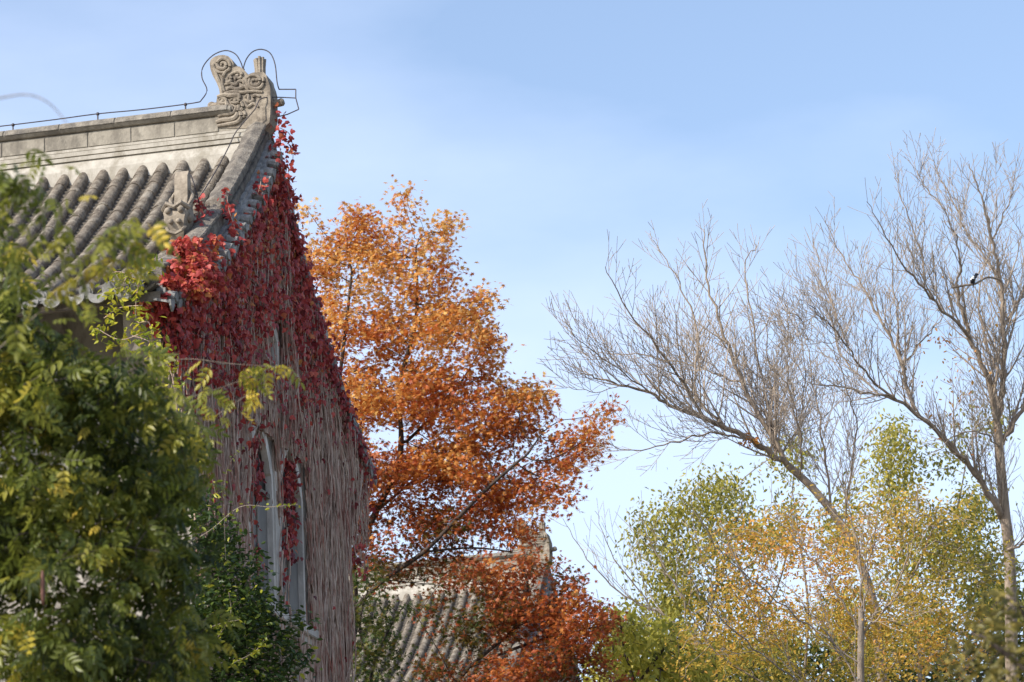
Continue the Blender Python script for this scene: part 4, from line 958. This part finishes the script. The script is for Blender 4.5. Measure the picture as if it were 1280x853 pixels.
r_ = make_tree('lime_green_tree', 'lime green leafy tree filling the gap beside the rust red maple', tI, [[h_(795, 860), h_(780, 810), h_(775, 770)], [h_(795, 860), h_(830, 810), h_(850, 780)]],
    [(775, 795, 38, 36, 56, 1.1, 1.2), (820, 810, 46, 40, 56.3, 1.3, 1), (760, 840, 30, 40, 56, 1, 1), (860, 840, 50, 40, 56.5, 1.4, .9), (800, 880, 80, 50, 56, 1.6, 1)], 1700, .18, 1.5, .22, .006, .06, M_bark_dark, M_lim, 'oval', 9, (.12, .20), lambda P, n: .68 + rng.normal(size=n) * .22, group='autumn trees at the lower right', sp=.15, rthr=.009, droop=1.0); log.append(r_[1:])
# distant dense evergreen mass behind, out of frame bottom mostly
tJ = down_to_ground(W(950, 980, 84), .2) + [W(950, 930, 84), W(950, 880, 84)]
r_ = make_tree('evergreen_tree', 'dark evergreen low behind the yellow tree', tJ, [[W(950, 880, 84), W(920, 830, 84), W(900, 800, 84)], [W(950, 880, 84), W(1010, 840, 84), W(1050, 800, 84)]],
    [(900, 840, 80, 45, 84, 2, 1), (1000, 850, 80, 50, 84, 2, 1), (1090, 850, 80, 50, 84, 2, 1), (820, 860, 60, 40, 84, 2, 1), (1180, 830, 80, 60, 84, 2, 1), (1260, 810, 60, 70, 84, 2, 1.2), (1240, 740, 30, 40, 84, 1.5, .6)], 2100, .30, 2.2, .36, .01, .1, M_bark_dark, M_drk, 'oval', 14, (.18, .30), lambda P, n: .5 + rng.normal(size=n) * .22, group='autumn trees at the lower right', sp=.28, rthr=.015); log.append(r_[1:])

# a second yellow leaf sprinkle on twigs of the slender tree is its own persistent foliage
sl_root = [o for o in bpy.data.objects if o.name.startswith('slender_tree')][0]
A2, _ = ell_points([(1075, 700, 90, 90, 43.5, 1, 1), (960, 740, 80, 60, 43.5, 1, .7), (1120, 800, 60, 50, 43.5, 1, 1.4)], 700)
dd_, nn_ = rand_dirs(700, .6); leaves('foliage', A2 - np.array([sl_root.location[0], sl_root.location[1], 0]), dd_, nn_, rng.uniform(.04, .07, 700), np.clip(rng.normal(.6, .2, 700), 0, 1), M_yel, sl_root, 'oval')
# few dead leaves clinging in tree B
P = np.array([b_(1200 + random.gauss(0, 30), 470 + random.gauss(0, 40), random.uniform(-1.2, .4)) for _ in range(110)] + [a_(935 + random.gauss(0, 7), 548 + random.gauss(0, 5), -.3) for _ in range(40)] + [b_(1172 + random.gauss(0, 9), 424 + random.gauss(0, 3), -.3) for _ in range(25)])
n = len(P); d, nn = rand_dirs(n, .8); leaves('clinging_leaves', P - np.array(B_root.location), d, nn, rng.uniform(.06, .11, n), np.clip(rng.normal(.8, .12, n), 0, 1), M_yel, B_root, 'oval')

# --- foreground pinnate tree, left
M_fg = leafmat('locust_leaf', [(.03, .045, .010), (.07, .095, .018), (.15, .175, .028), (.33, .31, .045), (.60, .44, .06)], .45, .4)
def f_(x, y, d=15.0): return W(x, y, d)
tF = down_to_ground(f_(-190, 900), -.1) + [f_(-180, 800), f_(-150, 690)]
lF = [[f_(-150, 690), f_(-60, 600, 14.8), f_(60, 520, 14.6), f_(150, 470, 14.4), f_(220, 440, 14.3)], [f_(-150, 690), f_(-100, 520), f_(-30, 400, 14.8), f_(30, 320, 14.6)], [f_(-160, 720), f_(-40, 700, 14.5), f_(100, 680, 14.2), f_(200, 690, 14.0)],
      [f_(-170, 760), f_(-50, 790, 14.6), f_(80, 800, 14.3), f_(190, 830, 14.2)], [f_(-60, 600, 14.8), f_(60, 620, 15.6), f_(180, 600, 15.8), f_(240, 560, 15.8)], [f_(-180, 800), f_(-60, 900), f_(120, 930)]]
bF = [(-10, 310, 36, 28, 14.8, .5, .5), (-20, 365, 60, 45, 14.8, .7, .9), (35, 425, 66, 34, 14.7, .6, 1.1), (120, 465, 70, 32, 14.5, .6, 1), (30, 480, 95, 65, 14.6, .8, 1.3), (150, 520, 90, 50, 14.8, .8, 1.2), (205, 505, 36, 36, 14.8, .5, .7), (60, 600, 110, 60, 14.7, .9, 1.2), (180, 600, 75, 60, 14.9, .8, 1.1),
      (235, 560, 28, 32, 15, .5, .5), (60, 700, 110, 60, 14.5, .9, 1.1), (190, 700, 75, 60, 14.8, .7, 1), (80, 800, 110, 60, 14.5, .9, 1), (200, 800, 75, 60, 14.8, .7, .9), (90, 900, 160, 60, 14.6, .9, 1), (-100, 600, 90, 160, 14.8, 1, 1), (-100, 420, 80, 90, 14.8, .8, .8)]
def t_fg(P, n):
    v = P - EYE; z = v @ fw; py = 426.5 - F * (v @ UP) / z
    return .46 - .08 * np.clip((py - 380) / 350, 0, 1) + .16 * np.sin(P[:, 0] * 7) * np.cos(P[:, 2] * 6) + rng.normal(size=n) * .20
r_ = make_tree('locust_tree', 'leafy green and yellow tree with feathery leaves, blurred at the left edge', tF, lF, bF, 5200, .08, .6, .105, .0025, .020, M_bark_dark, M_fg, 'pinnate', 5, (.065, .15), t_fg, sp=.05, rthr=.0045, droop=.6, spread=1.1, clump=(2.6, -.13)); log.append(r_[1:])
froot = r_[0]; fo = np.array(froot.location)
# sprays of leaves that reach over the roof and gable, nearer the viewer and softer
wd = Wood(); PL = []; TT = []
def spray(pts, n, sp, t):
    path = smooth_path(pts, 5); wd.add(path, np.linspace(.0028, .001, len(path)))
    for i in range(n): PL.append(path[random.randrange(len(path) // 4, len(path))] + rng.normal(size=3) * sp); TT.append(min(1, max(0, random.gauss(t, .13))))
k = 11.0
spray([f_(-40, 470, k), f_(60, 380, k), f_(110, 320, k), f_(150, 290, k)], 30, .045, .62); spray([f_(60, 380, k), f_(130, 340, k), f_(175, 300, k), f_(205, 275, k)], 14, .035, .78)
spray([f_(-60, 340, k), f_(-10, 290, k), f_(20, 240, k), f_(35, 215, k)], 34, .045, .45); spray([f_(-60, 260, k), f_(-20, 225, k), f_(10, 195, k)], 12, .03, .45); spray([f_(-60, 350, k), f_(20, 310, k), f_(80, 270, k)], 26, .05, .62)
spray([f_(180, 520, 16), f_(230, 500, 16), f_(290, 480, 16), f_(335, 462, 16)], 18, .035, .66); spray([f_(200, 560, 16), f_(240, 540, 16), f_(270, 520, 16)], 22, .04, .7); spray([f_(160, 480, 16), f_(220, 450, 16), f_(290, 455, 16), f_(365, 460, 16)], 9, .02, .72)
spray([f_(270, 520, 16), f_(300, 500, 16), f_(315, 490, 16)], 6, .02, .95)
PL = np.array(PL); n = len(PL); d, nn = rand_dirs(n, .6); leaves('outer_foliage', PL - fo, d, nn, rng.uniform(.075, .13, n), np.array(TT), M_fg, froot, 'pinnate'); 
wd.add(smooth_path([f_(-60, 135, 8), f_(0, 123, 8), f_(35, 119, 8), f_(62, 130, 8), f_(84, 155, 8)], 5), np.linspace(.0035, .0015, 21))
wd.add(smooth_path([f_(-100, 470, 14), f_(-90, 250, 11), f_(-60, 135, 8)], 5), np.linspace(.006, .0035, 11))
wd.build('outer_twigs', M_bark_grey, froot, n=4, origin=fo)
# seed pods
for (x, y) in ((53, 735), (48, 720)):
    g = MB(); p0 = f_(x, y - 22, 13.6) - fo; p1 = f_(x + 1, y + 22, 13.6) - fo; g.tube([p0 + (p1 - p0) * t for t in np.linspace(0, 1, 7)], .012, 6, scales=[.3, .8, 1, .8, 1, .8, .2])
    g.build('seed_pod', mat('pod', (.10, .05, .04), (.2, .1, .08), 20, .7, 0), froot, smooth=True); break
# --- dense small-leaved shrub against the gable
M_prv = leafmat('privet_leaf', [(.015, .035, .01), (.035, .065, .016), (.06, .10, .02), (.20, .24, .03), (.42, .40, .04)], .35, .35)
def s_(x, y, d=31.0): return W(x, y, d)
tS = down_to_ground(s_(290, 960), 0) + [s_(290, 900), s_(285, 830)]
bS = [(270, 700, 34, 60, 31, .6, .8), (250, 640, 20, 35, 31, .5, .6), (300, 770, 50, 55, 31, .7, 1.2), (330, 815, 40, 36, 31, .6, 1.1), (370, 825, 20, 18, 31.5, .4, .3), (255, 790, 55, 70, 31, .7, 1), (310, 865, 65, 36, 31, .8, 1), (322, 775, 18, 20, 31.5, .4, .4), (280, 920, 90, 50, 31, .9, .6), (200, 850, 60, 60, 31, .7, .8), (320, 720, 14, 26, 31, .3, .35), (385, 775, 8, 10, 31.5, .2, .2)]
def t_s(P, n): return np.where(rng.random(n) < .10, .72, .34) + rng.normal(size=n) * .13
r_ = make_tree('privet_shrub', 'dense dark green small leaved shrub climbing before the gable windows', tS, [[s_(285, 830), s_(270, 760), s_(262, 690), s_(250, 640)], [s_(288, 850), s_(330, 800), s_(350, 770)], [s_(288, 870), s_(240, 820), s_(220, 780)]], bS, 3600, .08, .7, .10, .0025, .03, M_bark_dark, M_prv, 'oval', 10, (.055, .10), t_s, sp=.075, rthr=.0048, cat='shrub', droop=.2); log.append(r_[1:])
sroot = r_[0]; soo = np.array(sroot.location); wd = Wood(); PL = []
for pts, n in (([s_(215, 690, 30.4), s_(260, 665, 30.4), s_(300, 634, 30.4), s_(338, 634, 30.4), s_(372, 631, 30.4)], 46), ([s_(270, 800, 30.3), s_(288, 770, 30.3), s_(286, 740, 30.3)], 40), ([s_(250, 790, 30.3), s_(275, 780, 30.3), s_(300, 775, 30.3)], 60), ([s_(290, 830, 30.3), s_(318, 815, 30.3), s_(330, 800, 30.3)], 70), ([s_(300, 560, 30.4), s_(285, 585, 30.4), s_(280, 620, 30.4), s_(282, 700, 30.4)], 20), ([s_(240, 560, 30.4), s_(262, 590, 30.4), s_(270, 620, 30.4)], 26)):
    path = smooth_path(pts, 6); wd.add(path, [.004] * len(path))
    for i in range(n): PL.append(path[random.randrange(len(path))] + rng.normal(size=3) * .02)
    PLn = np.array(PL); n = len(PL); PL = []; d, nn = rand_dirs(n, .3); leaves('foliage', PLn - soo, d, nn, rng.uniform(.035, .065, n), np.clip(rng.normal(.82, .12, n), 0, 1), M_prv, sroot, 'oval')
wd.build('sprig_stems', M_bark_grey, sroot, n=4, origin=soo)
M_olive2 = leafmat('olive_shrub_leaf', [(.05, .055, .02), (.13, .12, .035), (.24, .20, .05), (.40, .30, .07)], .4)
# --- blurred dark shrub, lower right foreground
def q_(x, y, d=12.0): return W(x, y, d)
tQ = down_to_ground(q_(1330, 960), 0) + [q_(1320, 900), q_(1310, 860)]
r_ = make_tree('dark_shrub', 'blurred dark olive shrub in the lower right corner', tQ, [[q_(1310, 860), q_(1260, 820), q_(1220, 790)], [q_(1310, 860), q_(1290, 790), q_(1270, 750)]],
    [(1240, 800, 55, 45, 12, .4, 1), (1270, 770, 40, 35, 12, .35, 1), (1210, 840, 50, 30, 12, .35, .8), (1290, 840, 60, 60, 12, .4, 1), (1250, 880, 80, 50, 12, .4, 1), (1330, 800, 50, 60, 12, .4, .8)], 700, .06, .5, .085, .002, .02, M_bark_dark, M_olive2, 'oval', 8, (.03, .06), lambda P, n: .50 + rng.normal(size=n) * .2, sp=.04, rthr=.003, cat='shrub'); log.append(r_[1:])

# ================================================================== BIRD
M_bk = mat('black_feather', (.012, .012, .016), (.03, .03, .04), 20, .5, 0); M_wh = mat('white_feather', (.6, .6, .6), (.75, .75, .75), 20, .7, 0)
pb = b_(1218, 349, -.9); g = MB()
R_ = RT; bp = [(-.02, 0, -.20), (-.015, 0, -.12), (-.01, 0, -.06), (0, 0, 0), (.012, 0, .05), (.022, 0, .085), (.03, 0, .11), (.055, 0, .118), (.095, 0, .112)]
g.tube([np.array(p) for p in bp], .05, 10, scales=[.22, .3, .7, 1.0, .95, .62, .66, .45, .06])
for s_g in (-1, 1): g.sweep([(-.035, s_g * .045, .05), (-.05, s_g * .05, -.02), (-.05, s_g * .03, -.12)], [(.008, -.03), (.008, .03), (-.008, .03), (-.008, -.03)], side=(0, 1, 0), scales=[.5, 1, .3])
for s_g in (-1, 1): g.tube([(.0, s_g * .018, -.03), (.012, s_g * .018, -.075)], .006, 5)
bird = g.build('bird', [M_bk, M_wh], None, smooth=True, clean=False)
for p in bird.data.polygons:
    c = p.center
    if (-.05 < c.z < .0 and c.x > .01) or (abs(c.y) > .04 and .0 < c.z < .05): p.material_index = 1
bird.scale = (.85, .85, .85); bird.location = tuple(pb); bird.rotation_euler = (0, .15, .2)
tag(bird, 'small black and white bird perched upright on a bare branch', 'bird')
wd = Wood(); pth = [b_(1190, 360, -.9), b_(1205, 357, -.9), b_(1219, 355, -.9), b_(1234, 347, -.6), b_(1250, 350, 0)]
wd.add(smooth_path(pth, 5), np.linspace(.02, .02, 21)); wd.build('perch_branch', M_bark_pale, B_root, n=6, origin=np.array(B_root.location))
